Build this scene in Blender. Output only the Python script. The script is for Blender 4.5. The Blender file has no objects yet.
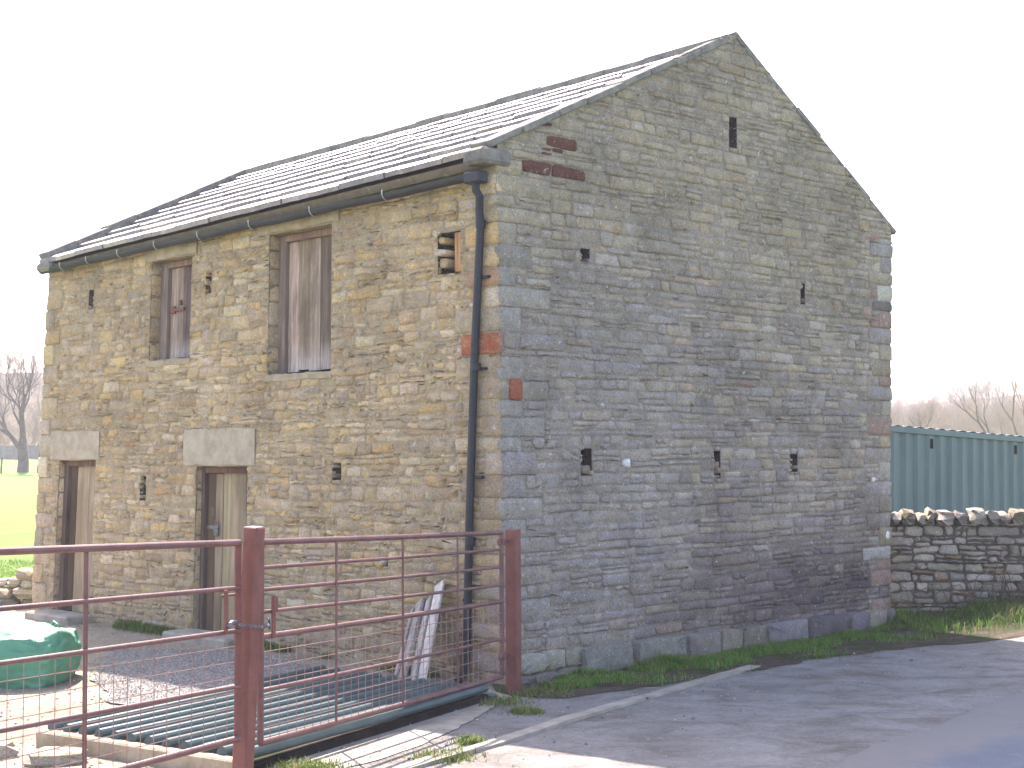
import bpy, math, random
import numpy as np
from mathutils import Vector, noise
rnd = random.Random(7)
sc = bpy.context.scene
col = sc.collection
V = Vector
def rad(a): return math.radians(a)
def ss(a, b, x):
    t = min(1, max(0, (x-a)/(b-a))); return t*t*(3-2*t)
def nz(x, y=0, z=0): return noise.noise(V((x, y, z)))

# ------------------------------------------------------------------ materials
def mat(name, rough=.9, spec=.3, metal=0):
    m = bpy.data.materials.new(name); m.use_nodes = True
    nt = m.node_tree; b = nt.nodes['Principled BSDF']
    b.inputs['Roughness'].default_value = rough
    b.inputs['Specular IOR Level'].default_value = spec
    b.inputs['Metallic'].default_value = metal
    return m, nt, b
class NT:
    def __init__(s, nt): s.nt = nt; s.tc = None
    def n(s, t, **k):
        nd = s.nt.nodes.new(t)
        for a, v in k.items(): setattr(nd, a, v)
        return nd
    def l(s, a, b): s.nt.links.new(a, b)
    def coord(s, scale=(1,1,1), rot=(0,0,0)):
        if s.tc is None: s.tc = s.n('ShaderNodeNewGeometry')
        mp = s.n('ShaderNodeMapping'); mp.inputs['Scale'].default_value = scale; mp.inputs['Rotation'].default_value = rot
        s.l(s.tc.outputs['Position'], mp.inputs['Vector']); return mp.outputs[0]
    def noise(s, scale, detail=6, rough=.6, vec=None, dist=0):
        n = s.n('ShaderNodeTexNoise'); n.inputs['Scale'].default_value = scale
        n.inputs['Detail'].default_value = detail; n.inputs['Roughness'].default_value = rough; n.inputs['Distortion'].default_value = dist
        s.l(vec if vec is not None else s.coord(), n.inputs['Vector']); return n.outputs['Fac']
    def ramp(s, fac, stops):
        r = s.n('ShaderNodeValToRGB'); e = r.color_ramp.elements
        while len(e) > 1: e.remove(e[-1])
        for i, (p, c) in enumerate(stops):
            if i == 0: e[0].position = p; el = e[0]
            else: el = e.new(p)
            if not isinstance(c, (tuple, list)): c = (c, c, c)
            el.color = (*c, 1)
        s.l(fac, r.inputs[0]); return r.outputs[0]
    def mix(s, fac, a, b, mode='MIX'):
        m = s.n('ShaderNodeMix', data_type='RGBA', blend_type=mode)
        for i, v in ((0, fac), (6, a), (7, b)):
            if hasattr(v, 'links'): s.l(v, m.inputs[i])
            elif i == 0: m.inputs[0].default_value = v
            else: m.inputs[i].default_value = (*v, 1)
        return m.outputs[2]
    def bump(s, h, dist, strength=1, nrm=None):
        b = s.n('ShaderNodeBump'); b.inputs['Distance'].default_value = dist; b.inputs['Strength'].default_value = strength
        s.l(h, b.inputs['Height'])
        if nrm is not None: s.l(nrm, b.inputs['Normal'])
        return b.outputs[0]
    def attr(s):
        a = s.n('ShaderNodeVertexColor'); a.layer_name = 'Col'; return a.outputs[0]

def stone_mat(name, lichen=(.55,.54,.48), lich_t=.68, smear=(.44,.35,.22), smt=.58, mott=((.20,.16,.12),(.30,.25,.20),(.44,.325,.17),(.36,.29,.20),(.26,.255,.25),(.50,.44,.34)), mk=.5, blot=(.78,1.2), yellow=.28):
    m, nt, b = mat(name, .95, .15); N = NT(nt)
    a = N.attr()
    mean = [sum(q[j] for q in mott)/len(mott)*1.02 for j in range(3)]
    mo = N.ramp(N.noise(12, 10, .82, N.coord((1,1,1.6), (.3,.1,.2)), .3), [(.365+.053*i, tuple(ch/mean[j] for j, ch in enumerate(q))) for i, q in enumerate(mott)])
    mo = N.mix(1, a, mo, 'MULTIPLY')
    a = N.mix(N.ramp(N.noise(5, 6, .75, N.coord((1,1,1.5), (.7,.1,.9))), [(.35, mk*1.0), (.62, min(1, mk*2))]), a, mo)
    n1 = N.noise(9, 8, .7); n2 = N.noise(55, 6, .75); n3 = N.noise(1.1, 7, .65)
    c = N.mix(1, a, N.ramp(n1, [(.3, blot[0]), (.5, 1), (.72, blot[1])]), 'MULTIPLY')
    c = N.mix(1, c, N.ramp(n2, [(.3, .6), (.5, 1), (.7, 1.36)]), 'MULTIPLY')
    c = N.mix(1, c, N.ramp(n3, [(.33, .74), (.5, 1), (.66, 1.2)]), 'MULTIPLY')
    c = N.mix(N.ramp(N.noise(7.5, 9, .8, N.coord((1,1,1.7), (0,.1,.5)), .4), [(smt-.06, 0), (smt+.05, .6)]), c, smear)
    c = N.mix(N.ramp(N.noise(11, 8, .8, N.coord((1,1,2.2), (.1,0,.2))), [(.57, 0), (.66, .6)]), c, tuple(k*.36 for k in smear))
    c = N.mix(N.ramp(N.noise(14, 5, .7, N.coord((1,1,1), (.4,.2,0))), [(lich_t-.05, 0), (lich_t+.02, .8)]), c, lichen)
    c = N.mix(N.ramp(N.noise(6.5, 5, .75, N.coord((1,1,1.3), (.1,.7,1))), [(.62, 0), (.7, yellow)]), c, (.33,.27,.14))
    c = N.mix(N.ramp(N.noise(38, 3, .6, N.coord((1,1,1.2), (.9,.2,.4))), [(.69, 0), (.72, .75)]), c, (.66,.65,.60))
    c = N.mix(N.ramp(N.noise(30, 4, .7, N.coord((1,1,2.5), (.1,.5,.3))), [(.62, 0), (.67, .7)]), c, (.07,.06,.055))
    N.l(c, b.inputs['Base Color'])
    bm = N.bump(n2, .012, .9); bm = N.bump(n1, .03, .7, bm)
    N.l(bm, b.inputs['Normal']); return m
M_stone = stone_mat('rubble_stone')
M_gable = stone_mat('gable_stone', smear=(.34,.32,.29), smt=.62, mott=((.12,.105,.10),(.24,.235,.24),(.31,.26,.18),(.215,.225,.25),(.28,.26,.24),(.42,.41,.40)), mk=.5, yellow=.3, lich_t=.68)
M_dry = stone_mat('drystone', (.5,.5,.45), .66, (.33,.30,.25), .64, ((.14,.125,.10),(.24,.22,.18),(.30,.26,.19),(.22,.215,.19),(.27,.25,.21),(.40,.38,.33)), .35)

def flat_noise(name, c1, c2, scale, rough=.9, spec=.3, bumpd=.0, bscale=None, vec=None, detail=6, metal=0, lo=.35, hi=.65):
    m, nt, b = mat(name, rough, spec, metal); N = NT(nt)
    v = N.coord(vec) if vec else None
    f = N.noise(scale, detail, .65, v)
    N.l(N.ramp(f, [(lo, c1), (hi, c2)]), b.inputs['Base Color'])
    if bumpd: N.l(N.bump(N.noise(bscale or scale*4, 6, .7, v), bumpd), b.inputs['Normal'])
    return m
M_slate = None
def slate_mat():
    m, nt, b = mat('stone_slate', .42, .5); N = NT(nt)
    c = N.mix(1, N.attr(), N.ramp(N.noise(12, 6, .7), [(.3,.6),(.7,1.3)]), 'MULTIPLY')
    c = N.mix(N.ramp(N.noise(9, 6, .75, N.coord((1,1,1),(1,0,0))), [(.6,0),(.68,.7)]), c, (.3,.29,.2))
    N.l(c, b.inputs['Base Color'])
    N.l(N.bump(N.noise(40, 5, .7), .008), b.inputs['Normal']); return m
M_slate = slate_mat()
M_coping = flat_noise('coping_stone', (.13,.13,.125), (.27,.25,.21), 7, .9, .2, .02, 30)
M_conc = flat_noise('cast_concrete', (.24,.22,.185), (.36,.335,.28), 5, .95, .1, .01, 60)
M_lintel = flat_noise('stone_lintel', (.27,.22,.15), (.42,.35,.25), 6, .95, .1, .015, 40)
M_lint2 = flat_noise('pale_door_lintel', (.33,.275,.20), (.45,.385,.30), 6, .95, .1, .012, 50)
M_dark = flat_noise('dark_void', (.012,.011,.012), (.03,.026,.024), 4, 1, 0)
M_gutter = flat_noise('painted_iron', (.006,.009,.016), (.014,.018,.028), 12, .5, .35, .001, 80)
M_clip = flat_noise('galvanised_clip', (.3,.3,.3), (.5,.5,.5), 20, .4, .5, metal=.6)
def wood_mat(name, c1, c2, c3, axis='z', rough=.9):
    m, nt, b = mat(name, rough, .15); N = NT(nt)
    s = {'z': (26, 26, 1.3), 'h': (1.5, 1.5, 30)}[axis]
    g = N.noise(1, 8, .7, N.coord(s)); p = N.noise(2.3, 4, .6, N.coord((1,1,.5)))
    c = N.ramp(g, [(.3, c1), (.52, c2), (.72, c3)])
    c = N.mix(N.ramp(p, [(.42, 0), (.62, .75)]), c, c1)
    c = N.mix(1, c, N.attr(), 'MULTIPLY')
    N.l(c, b.inputs['Base Color']); N.l(N.bump(g, .006), b.inputs['Normal']); return m
M_board = wood_mat('weathered_boards', (.115,.085,.065), (.27,.215,.175), (.44,.37,.31))
M_doorboard = wood_mat('grey_door_boards', (.21,.16,.105), (.34,.27,.185), (.45,.38,.27))
M_frame = wood_mat('old_frame_wood', (.06,.04,.035), (.13,.09,.075), (.2,.15,.12))
M_frame2 = wood_mat('pale_frame_wood', (.12,.09,.08), (.22,.17,.145), (.32,.26,.22))
M_plank = wood_mat('bare_plank', (.2,.17,.15), (.36,.32,.29), (.52,.49,.46))
def rust_mat(name, c1, c2, rustamt=.5, rough=.5):
    m, nt, b = mat(name, rough, .4); N = NT(nt)
    c = N.ramp(N.noise(6, 6, .7), [(.35, c1), (.65, c2)])
    c = N.mix(N.ramp(N.noise(22, 6, .75), [(.55, 0), (.66, rustamt)]), c, (.14,.05,.022))
    c = N.mix(N.ramp(N.noise(35, 6, .8, N.coord((1,1,1),(1,1,0))), [(.66, 0), (.72, rustamt*.7)]), c, (.34,.24,.22))
    N.l(c, b.inputs['Base Color']); N.l(N.bump(N.noise(90, 4, .7), .0015), b.inputs['Normal']); return m
M_post = rust_mat('red_oxide_post', (.13,.042,.034), (.20,.068,.055), .6, .6)
M_gate = rust_mat('faded_red_gate', (.105,.042,.04), (.17,.08,.075), .7, .45)
M_wire = rust_mat('rusty_wire', (.22,.13,.11), (.34,.21,.18), .5, .7)
M_grid = rust_mat('green_grid_paint', (.032,.065,.068), (.055,.095,.10), .25, .38)
M_cont = flat_noise('container_paint', (.065,.11,.125), (.09,.14,.155), 3, .5, .4, .002, 10, vec=(1,1,.3))
M_bag = flat_noise('green_woven_bag', (.06,.22,.13), (.09,.29,.18), 4, .6, .3, .006, 14)
M_chain = flat_noise('steel_chain', (.08,.085,.1), (.2,.21,.24), 20, .4, .5, metal=.7)
M_bark = flat_noise('bark', (.05,.042,.035), (.12,.10,.08), 3, .95, .1)
M_twig = flat_noise('twigs', (.10,.075,.055), (.18,.14,.10), 1, .95, .1)
M_wood = flat_noise('far_wood_twigs', (.19,.14,.09), (.30,.23,.13), .15, .95, .1)
def attr_mat(name, rough=.8, trans=0):
    m, nt, b = mat(name, rough, .2); N = NT(nt); N.l(N.attr(), b.inputs['Base Color'])
    if trans:
        t = N.n('ShaderNodeBsdfTranslucent'); N.l(N.attr(), t.inputs[0]); mx = N.n('ShaderNodeMixShader'); mx.inputs[0].default_value = trans
        N.l(b.outputs[0], mx.inputs[1]); N.l(t.outputs[0], mx.inputs[2]); N.l(mx.outputs[0], nt.nodes['Material Output'].inputs[0])
    return m
M_grass = attr_mat('grass_blades', .7, .35)
M_pebble = attr_mat('pebbles', .95)

def ground_mat():
    m, nt, b = mat('field_grass', .95, .1); N = NT(nt)
    c = N.ramp(N.noise(1.2, 8, .7), [(.3, (.075,.145,.022)), (.5, (.10,.18,.028)), (.7, (.125,.21,.04))])
    c = N.mix(N.ramp(N.noise(.06, 4, .6), [(.4, 0), (.7, .4)]), c, (.16,.22,.05))
    N.l(c, b.inputs['Base Color']); N.l(N.bump(N.noise(30, 5, .8), .04), b.inputs['Normal']); return m
M_field = ground_mat()
def soil_mat():
    m, nt, b = mat('verge_soil', .95, .1); N = NT(nt)
    c = N.ramp(N.noise(5, 8, .75), [(.32, (.06,.045,.035)), (.5, (.11,.085,.065)), (.68, (.17,.14,.11))])
    c = N.mix(N.ramp(N.noise(2.2, 6, .7), [(.48, 0), (.6, .8)]), c, (.045,.085,.02))
    N.l(c, b.inputs['Base Color']); N.l(N.bump(N.noise(28, 7, .8), .05), b.inputs['Normal']); return m
M_soil = soil_mat()
def lane_mat():
    m, nt, b = mat('dusty_lane', .93, .2); N = NT(nt)
    c = N.ramp(N.noise(1.6, 9, .72, N.coord((1,1.0,1)), .6), [(.3, (.135,.122,.108)), (.46, (.215,.205,.19)), (.62, (.285,.278,.265)), (.78, (.35,.345,.33))])
    c = N.mix(N.ramp(N.noise(.9, 7, .75, N.coord((.8,1.6,1),(0,0,.9))), [(.52, 0), (.66, .65)]), c, (.13,.095,.065))
    c = N.mix(1, c, N.ramp(N.noise(120, 4, .8), [(.3,.65),(.5,1),(.72,1.35)]), 'MULTIPLY')
    c = N.mix(1, c, N.ramp(N.noise(26, 6, .8), [(.3,.75),(.7,1.2)]), 'MULTIPLY')
    N.l(c, b.inputs['Base Color'])
    bm = N.bump(N.noise(60, 6, .8), .018); N.l(N.bump(N.noise(6, 5, .7), .03, 1, bm), b.inputs['Normal']); return m
M_lane = lane_mat()
def asphalt_mat():
    m, nt, b = mat('asphalt', .85, .3); N = NT(nt)
    c = N.ramp(N.noise(1.1, 7, .7), [(.3, (.085,.105,.14)), (.7, (.13,.15,.185))])
    c = N.mix(1, c, N.ramp(N.noise(150, 3, .8), [(.3,.6),(.5,1),(.7,1.5)]), 'MULTIPLY')
    c = N.mix(N.ramp(N.noise(2.3, 6, .7, N.coord((1,1,1),(0,0,2))), [(.58, 0), (.72, .45)]), c, (.25,.22,.185))
    ad = N.n('ShaderNodeMath', operation='ADD'); N.l(N.attr(), ad.inputs[0]); N.l(N.noise(1.7, 8, .75, N.coord((1,1.3,1),(0,0,.6))), ad.inputs[1])
    c = N.mix(N.ramp(ad.outputs[0], [(.7, 0), (1.25, .7)]), c, (.20,.185,.165))
    N.l(c, b.inputs['Base Color']); N.l(N.bump(N.noise(130, 4, .8), .008), b.inputs['Normal']); return m
M_asph = asphalt_mat()
def yard_mat():
    m, nt, b = mat('yard_dirt', .95, .1); N = NT(nt)
    c = N.ramp(N.noise(1.3, 9, .75), [(.3, (.20,.165,.12)), (.5, (.31,.27,.205)), (.7, (.40,.355,.28))])
    c = N.mix(1, c, N.ramp(N.noise(60, 5, .8), [(.3,.6),(.5,1),(.7,1.3)]), 'MULTIPLY')
    c = N.mix(N.ramp(N.noise(2.0, 6, .75, N.coord((1,1,1),(0,0,1))), [(.6, 0), (.7, .6)]), c, (.09,.12,.035))
    N.l(c, b.inputs['Base Color']); bm = N.bump(N.noise(45, 6, .8), .02); N.l(N.bump(N.noise(5, 5, .7), .06, 1, bm), b.inputs['Normal']); return m
M_yard = yard_mat()
M_gravel = flat_noise('gravel_bed', (.19,.18,.165), (.33,.315,.29), 40, .95, .1, .03, 50)
M_hill = flat_noise('wooded_hillside', (.09,.08,.05), (.16,.12,.08), .12, 1, 0, .5, 1.5)

# ------------------------------------------------------------------ mesh builder
class MB:
    def __init__(s): s.v = []; s.f = []; s.c = []; s.hascol = False
    def add(s, vs, fs, c=(1,1,1)):
        o = len(s.v); s.v += [tuple(p) for p in vs]; s.f += [tuple(i+o for i in f) for f in fs]
        s.c += [c]*len(vs)
        return s
    def box(s, c, ax, h, col=(1,1,1), bev=.0):
        c = V(c); X, Y, Z = [V(a).normalized() for a in ax]
        if bev <= 0:
            vs = [c + X*h[0]*i + Y*h[1]*j + Z*h[2]*k for i in (-1,1) for j in (-1,1) for k in (-1,1)]
            fs = [(0,1,3,2),(4,6,7,5),(0,4,5,1),(2,3,7,6),(0,2,6,4),(1,5,7,3)]
            return s.add(vs, fs, col)
        b = min(bev, min(h)*.9)
        vs = []; idx = {}
        for i in (-1,1):
            for j in (-1,1):
                for k in (-1,1):
                    for w in range(3):
                        q = [h[0]-b, h[1]-b, h[2]-b]; q[w] = h[w]
                        idx[(i,j,k,w)] = len(vs); vs.append(c + X*q[0]*i + Y*q[1]*j + Z*q[2]*k)
        fs = []
        for w in range(3):
            a, d = [(1,2),(2,0),(0,1)][w]
            for sg in (-1,1):
                f = []
                for (p, q) in ((-1,-1),(1,-1),(1,1),(-1,1)):
                    t = [0,0,0]; t[w] = sg; t[a] = p; t[d] = q; f.append(idx[(*t, w)])
                fs.append(f if sg > 0 else f[::-1])
        for w in range(3):      # edges along axis w
            a, d = [(1,2),(2,0),(0,1)][w]
            for p in (-1,1):
                for q in (-1,1):
                    t0 = [0,0,0]; t0[a] = p; t0[d] = q; t1 = list(t0); t0[w] = -1; t1[w] = 1
                    f = [idx[(*t0,a)], idx[(*t1,a)], idx[(*t1,d)], idx[(*t0,d)]]
                    fs.append(f if p*q < 0 else f[::-1])
        for i in (-1,1):
            for j in (-1,1):
                for k in (-1,1):
                    f = [idx[(i,j,k,w)] for w in range(3)]; fs.append(f if i*j*k > 0 else f[::-1])
        return s.add(vs, fs, col)
    def tube(s, pts, r, n=8, col=(1,1,1), caps=True):
        pts = [V(p) for p in pts]; R = r if isinstance(r, (list, tuple)) else [r]*len(pts)
        o = len(s.v); vs = []; up = None
        for i, p in enumerate(pts):
            d = (pts[min(i+1, len(pts)-1)] - pts[max(i-1, 0)]).normalized()
            if up is None: up = V((0,0,1)) if abs(d.z) < .9 else V((1,0,0))
            a = d.cross(up).normalized(); up2 = a.cross(d).normalized(); up = up2
            for k in range(n):
                t = 2*math.pi*k/n; vs.append(p + (a*math.cos(t) + up2*math.sin(t))*R[i])
        fs = []
        for i in range(len(pts)-1):
            for k in range(n):
                k2 = (k+1) % n; fs.append((i*n+k, i*n+k2, (i+1)*n+k2, (i+1)*n+k))
        if caps: fs += [tuple(range(n))[::-1], tuple((len(pts)-1)*n+k for k in range(n))]
        return s.add(vs, fs, col)
    def build(s, name, m, parent=None, smooth=False, loc=None):
        off = V((0,0,0))
        if parent is not None: off = V(parent.location)
        elif loc is not None: off = V(loc)
        me = bpy.data.meshes.new(name)
        vv = np.array(s.v, dtype=float) - np.array(off)
        me.from_pydata(vv.tolist(), [], s.f)
        a = me.color_attributes.new('Col', 'FLOAT_COLOR', 'POINT')
        cc = np.ones((len(s.v), 4), dtype=np.float32); cc[:, :3] = np.array(s.c, dtype=np.float32).reshape(-1, 3)
        a.data.foreach_set('color', cc.ravel())
        me.materials.append(m)
        if smooth: me.polygons.foreach_set('use_smooth', [True]*len(me.polygons))
        me.update()
        o = bpy.data.objects.new(name, me); col.objects.link(o)
        if parent is not None: o.parent = parent
        elif loc is not None: o.location = loc
        return o
def empty(name, loc, label, cat, group=None):
    o = bpy.data.objects.new(name, None); col.objects.link(o); o.location = loc; o.empty_display_size = .2
    tag(o, label, cat, group); return o
def tag(o, label=None, cat=None, group=None, kind=None):
    if label: o['label'] = label
    if cat: o['category'] = cat
    if group: o['group'] = group
    if kind: o['kind'] = kind
    return o

# ------------------------------------------------------------------ ground
def gz(x, y):
    z = .045*math.log(1+math.exp(min(30, 12.6-y)))
    z += .2*ss(4.6, 6.5, x)*ss(12, 16, y) + .05*ss(.5, 2.5, -x)*ss(10, 12, y)
    z += .0135*(max(0, y-25) - max(0, y-95)) + .045*(max(0, y-95)-max(0, y-118))
    return z
def axis(lo, hi, step, far):
    a = list(np.arange(lo, hi+1e-6, step)); d = step
    p = hi
    while p < far[1]: d *= 1.25; p += d; a.append(p)
    p = lo; d = step
    while p > far[0]: d *= 1.25; p -= d; a.insert(0, p)
    return a
XS = axis(-12, 14, .25, (-420, 420)); YS = axis(2, 24, .25, (-60, 420))
def clip(poly, n, d):      # keep n.p <= d
    out = []
    for i in range(len(poly)):
        a, b = poly[i], poly[(i+1) % len(poly)]
        da, db = n[0]*a[0]+n[1]*a[1]-d, n[0]*b[0]+n[1]*b[1]-d
        if da <= 0: out.append(a)
        if (da < 0 < db) or (db < 0 < da):
            t = da/(da-db); out.append((a[0]+(b[0]-a[0])*t, a[1]+(b[1]-a[1])*t))
    return out
def sheet(name, poly, off, m, kind='structure', cf=None):
    mb = MB(); vid = {}
    def vi(p):
        k = (round(p[0], 4), round(p[1], 4))
        if k not in vid:
            vid[k] = len(mb.v); mb.v.append((p[0], p[1], gz(*p)+off)); mb.c.append(cf(*p) if cf else (1,1,1))
        return vid[k]
    for i in range(len(XS)-1):
        for j in range(len(YS)-1):
            x0, x1, y0, y1 = XS[i], XS[i+1], YS[j], YS[j+1]
            if poly is None: q = [(x0,y0),(x1,y0),(x1,y1),(x0,y1)]
            else:
                q = poly
                for n, d in (((1,0),x1), ((-1,0),-x0), ((0,1),y1), ((0,-1),-y0)):
                    q = clip(q, n, d)
                    if len(q) < 3: break
                if len(q) < 3: continue
            f = []
            for p in q:
                k = vi(p)
                if k not in f: f.append(k)
            if len(f) > 2: mb.f.append(tuple(f))
    o = mb.build(name, m, smooth=True); tag(o, kind=kind); return o
def rough_edge(pts, amp, step=.12, seed=0):
    out = []
    for i in range(len(pts)-1):
        a, b = V(pts[i]), V(pts[i+1]); L = (b-a).length; n = max(1, int(L/step))
        t = (b-a).normalized(); nn = V((-t.y, t.x))
        for k in range(n):
            p = a + (b-a)*k/n
            w = amp*(nz(p.x*2.3, p.y*2.3, seed)+.5*nz(p.x*7, p.y*7, seed+5)) if k or i else 0
            out.append(tuple(p + nn*w))
    out.append(tuple(pts[-1])); return out
sheet('ground', None, 0, M_field)
yard_edge = rough_edge([(-9.5,19.2),(-12,19.3)], .1)
sheet('yard', [(-12,3),(-.75,3),(-.6,8.4),(.1,9.9),(.3,12.7),(-6.2,18.6),(-7.0,19.3),(-12,19.0)], .006, M_yard)
lane_top = rough_edge([(.35,11.9),(1.0,12.6),(1.9,13.3),(3.1,14.6),(4.4,15.5),(6,15.6),(9,15.3),(14,14.6)], .12, seed=3)
sheet('lane', [(-1.6,3),(-1.45,7.9),(-.45,10.3),(-.2,11.6)] + lane_top + [(14,3)], .012, M_lane)
sheet('verge_soil', rough_edge([(-.15,12.1),(.4,11.75),(1.2,12.4),(3.2,14.3),(4.5,15.2),(7,15.3),(14,14.0)], .1, seed=9) + [(14,18.2),(5.4,18.2),(-.2,12.7)], .018, M_soil)
asph = rough_edge([(.2,6.0),(1.0,7.4),(1.93,8.66),(2.85,9.9),(4.36,12.03),(6.5,13.2),(14,13.4)], .09, seed=5)
def dust(x, y):
    d = min((V((x,y))-V(q)).length for q in asph[::3]); return (ss(1.1, .0, d)*.75,)*3
sheet('road', asph + [(14,3),(.2,3)], .026, M_asph, cf=dust)
# concrete edging that crosses the lane
def ribbon(name, pts, w, h, m):
    mb = MB(); P = [V((p[0], p[1])) for p in pts]; pp = []
    for i in range(len(P)-1):
        n = max(1, int((P[i+1]-P[i]).length/.15))
        for k in range(n): pp.append(P[i]+(P[i+1]-P[i])*k/n)
    pp.append(P[-1]); vs = []; fs = []
    for i, p in enumerate(pp):
        t = (pp[min(i+1,len(pp)-1)]-pp[max(i-1,0)]).normalized(); n = V((-t.y, t.x))
        ww = w*(1+.12*nz(p.x*4, p.y*4)); hh = h*(1+.3*nz(p.x*3, p.y*3, 3))
        for d, e in ((-.5,-.03),(-.46,hh),(.46,hh),(.5,-.03)):
            q = p+n*d*ww; vs.append((q.x, q.y, gz(q.x, q.y)+e))
    for i in range(len(pp)-1):
        for k in range(3): fs.append((i*4+k, i*4+k+1, i*4+k+5, i*4+k+4))
    mb.add(vs, fs); return mb.build(name, m)
k = ribbon('kerb', [(-.9,8.1),(-.6,8.74),(-.1,9.58),(.34,10.46),(1.05,11.7)], .13, .035, M_conc); tag(k, kind='structure')
k = ribbon('kerb', [(1.07,11.73),(1.7,12.75),(2.35,13.7)], .13, .03, M_conc); tag(k, kind='structure')

# ------------------------------------------------------------------ barn surfaces
A = V((-.079,12.604,0)); B = V((4.554,17.016,0)); L = V((-6.302,18.365,0)); K = L+(B-A)
a_ = V((-.127,12.8,4.929)); b_ = V((4.693,17.1,4.797)); l_ = V((-6.144,18.45,4.698)); k_ = V((-1.35,22.8,4.70))
def surf(B0, B1, T0, T1):
    Ln = (B1-B0).length
    def P(s, z):
        u = s/Ln; bb = B0+(B1-B0)*u; tt = T0+(T1-T0)*u
        return bb+(tt-bb)*(z/tt.z)
    return P, Ln
PF, LF = surf(A, L, a_, l_); PG, LG = surf(A, B, a_, b_)
PH, LH = surf(L, K, l_, k_); PB, LB = surf(B, K, b_, k_)
ldir = (L-A).normalized(); gdir = (B-A).normalized()
n1 = V((0,0,1)).cross(ldir); n2 = gdir.cross(V((0,0,1)))
n3 = V((0,0,1)).cross((K-L).normalized()); n3 = n3 if n3.dot(ldir) > 0 else -n3
n4 = V((0,0,1)).cross((K-B).normalized()); n4 = n4 if n4.dot(gdir) > 0 else -n4

def poly_area(q): return .5*sum(q[i][0]*q[(i+1) % len(q)][1]-q[(i+1) % len(q)][0]*q[i][1] for i in range(len(q)))
def inset(q, d):
    n = len(q); r = q
    for i in range(n):
        a, b = q[i], q[(i+1) % n]; dx, dy = b[0]-a[0], b[1]-a[1]; l = math.hypot(dx, dy)
        if l < 1e-5: continue
        nn = (dy/l, -dx/l); r = clip(r, nn, nn[0]*a[0]+nn[1]*a[1]-d)
        if len(r) < 3: return None
    return r
def sub_rect(q, R):
    x0, x1, y0, y1 = R
    xs = [p[0] for p in q]; ys = [p[1] for p in q]
    if max(xs) <= x0 or min(xs) >= x1 or max(ys) <= y0 or min(ys) >= y1: return [q]
    out = [clip(q, (1,0), x0), clip(q, (-1,0), -x1)]
    m = clip(clip(q, (-1,0), -x0), (1,0), x1)
    out += [clip(m, (0,1), y0), clip(m, (0,-1), -y1)] if len(m) > 2 else []
    return [o for o in out if len(o) > 2 and poly_area(o) > .0009]
def stone(mb, q, P, N, relief, c, joint=.012, jit=.005, seg=.085, r=rnd, tilt=.25, deep=.04):
    q = inset(q, joint*.5)
    if not q: return
    # drop very short edges
    q = [p for i, p in enumerate(q) if math.hypot(p[0]-q[i-1][0], p[1]-q[i-1][1]) > .004]
    if len(q) < 3 or poly_area(q) < .0006: return
    pts = []; n = len(q)
    for i in range(n):
        a, b = q[i], q[(i+1) % n]; l = math.hypot(b[0]-a[0], b[1]-a[1]); c0 = min(.014+.012*r.random(), l*.3)
        ts = [c0/l]; k = int((l-2*c0)/seg)
        ts += [c0/l+(1-2*c0/l)*(j+1)/(k+1) for j in range(k)] + [1-c0/l]
        for t in ts:
            pts.append((a[0]+(b[0]-a[0])*t+r.uniform(-jit,jit), a[1]+(b[1]-a[1])*t+r.uniform(-jit,jit)))
    m = len(pts); cx = sum(p[0] for p in pts)/m; cy = sum(p[1] for p in pts)/m
    nr = []
    for i in range(m):
        a, b = pts[i-1], pts[(i+1) % m]; dx, dy = b[0]-a[0], b[1]-a[1]; l = math.hypot(dx, dy) or 1; nr.append((dy/l, -dx/l))
    tx, ty = r.uniform(-tilt, tilt)*.12, r.uniform(-tilt, tilt)*.35
    hgt = max(p[1] for p in pts)-min(p[1] for p in pts)
    wid = max(p[0] for p in pts)-min(p[0] for p in pts)
    b2 = min(.014, hgt*.22, wid*.22)
    vs = []
    for (ins, dep) in ((0, None), (0, -.011), (b2, 0)):
        for p, nn in zip(pts, nr):
            x, y = p[0]-nn[0]*ins, p[1]-nn[1]*ins
            d = -deep if dep is None else relief+dep+tx*(x-cx)+ty*(y-cy)+(r.uniform(-.003,.003) if dep == 0 else 0)
            vs.append(P(x, y)+N*d)
    vs.append(P(cx, cy)+N*(relief+.004*r.random()))
    fs = []
    for k in range(2):
        for i in range(m): j = (i+1) % m; fs.append((k*m+i, k*m+j, (k+1)*m+j, (k+1)*m+i))
    for i in range(m): fs.append((2*m+i, 2*m+(i+1) % m, 3*m))
    mb.add(vs, fs, c)
FLIP = {}
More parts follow.
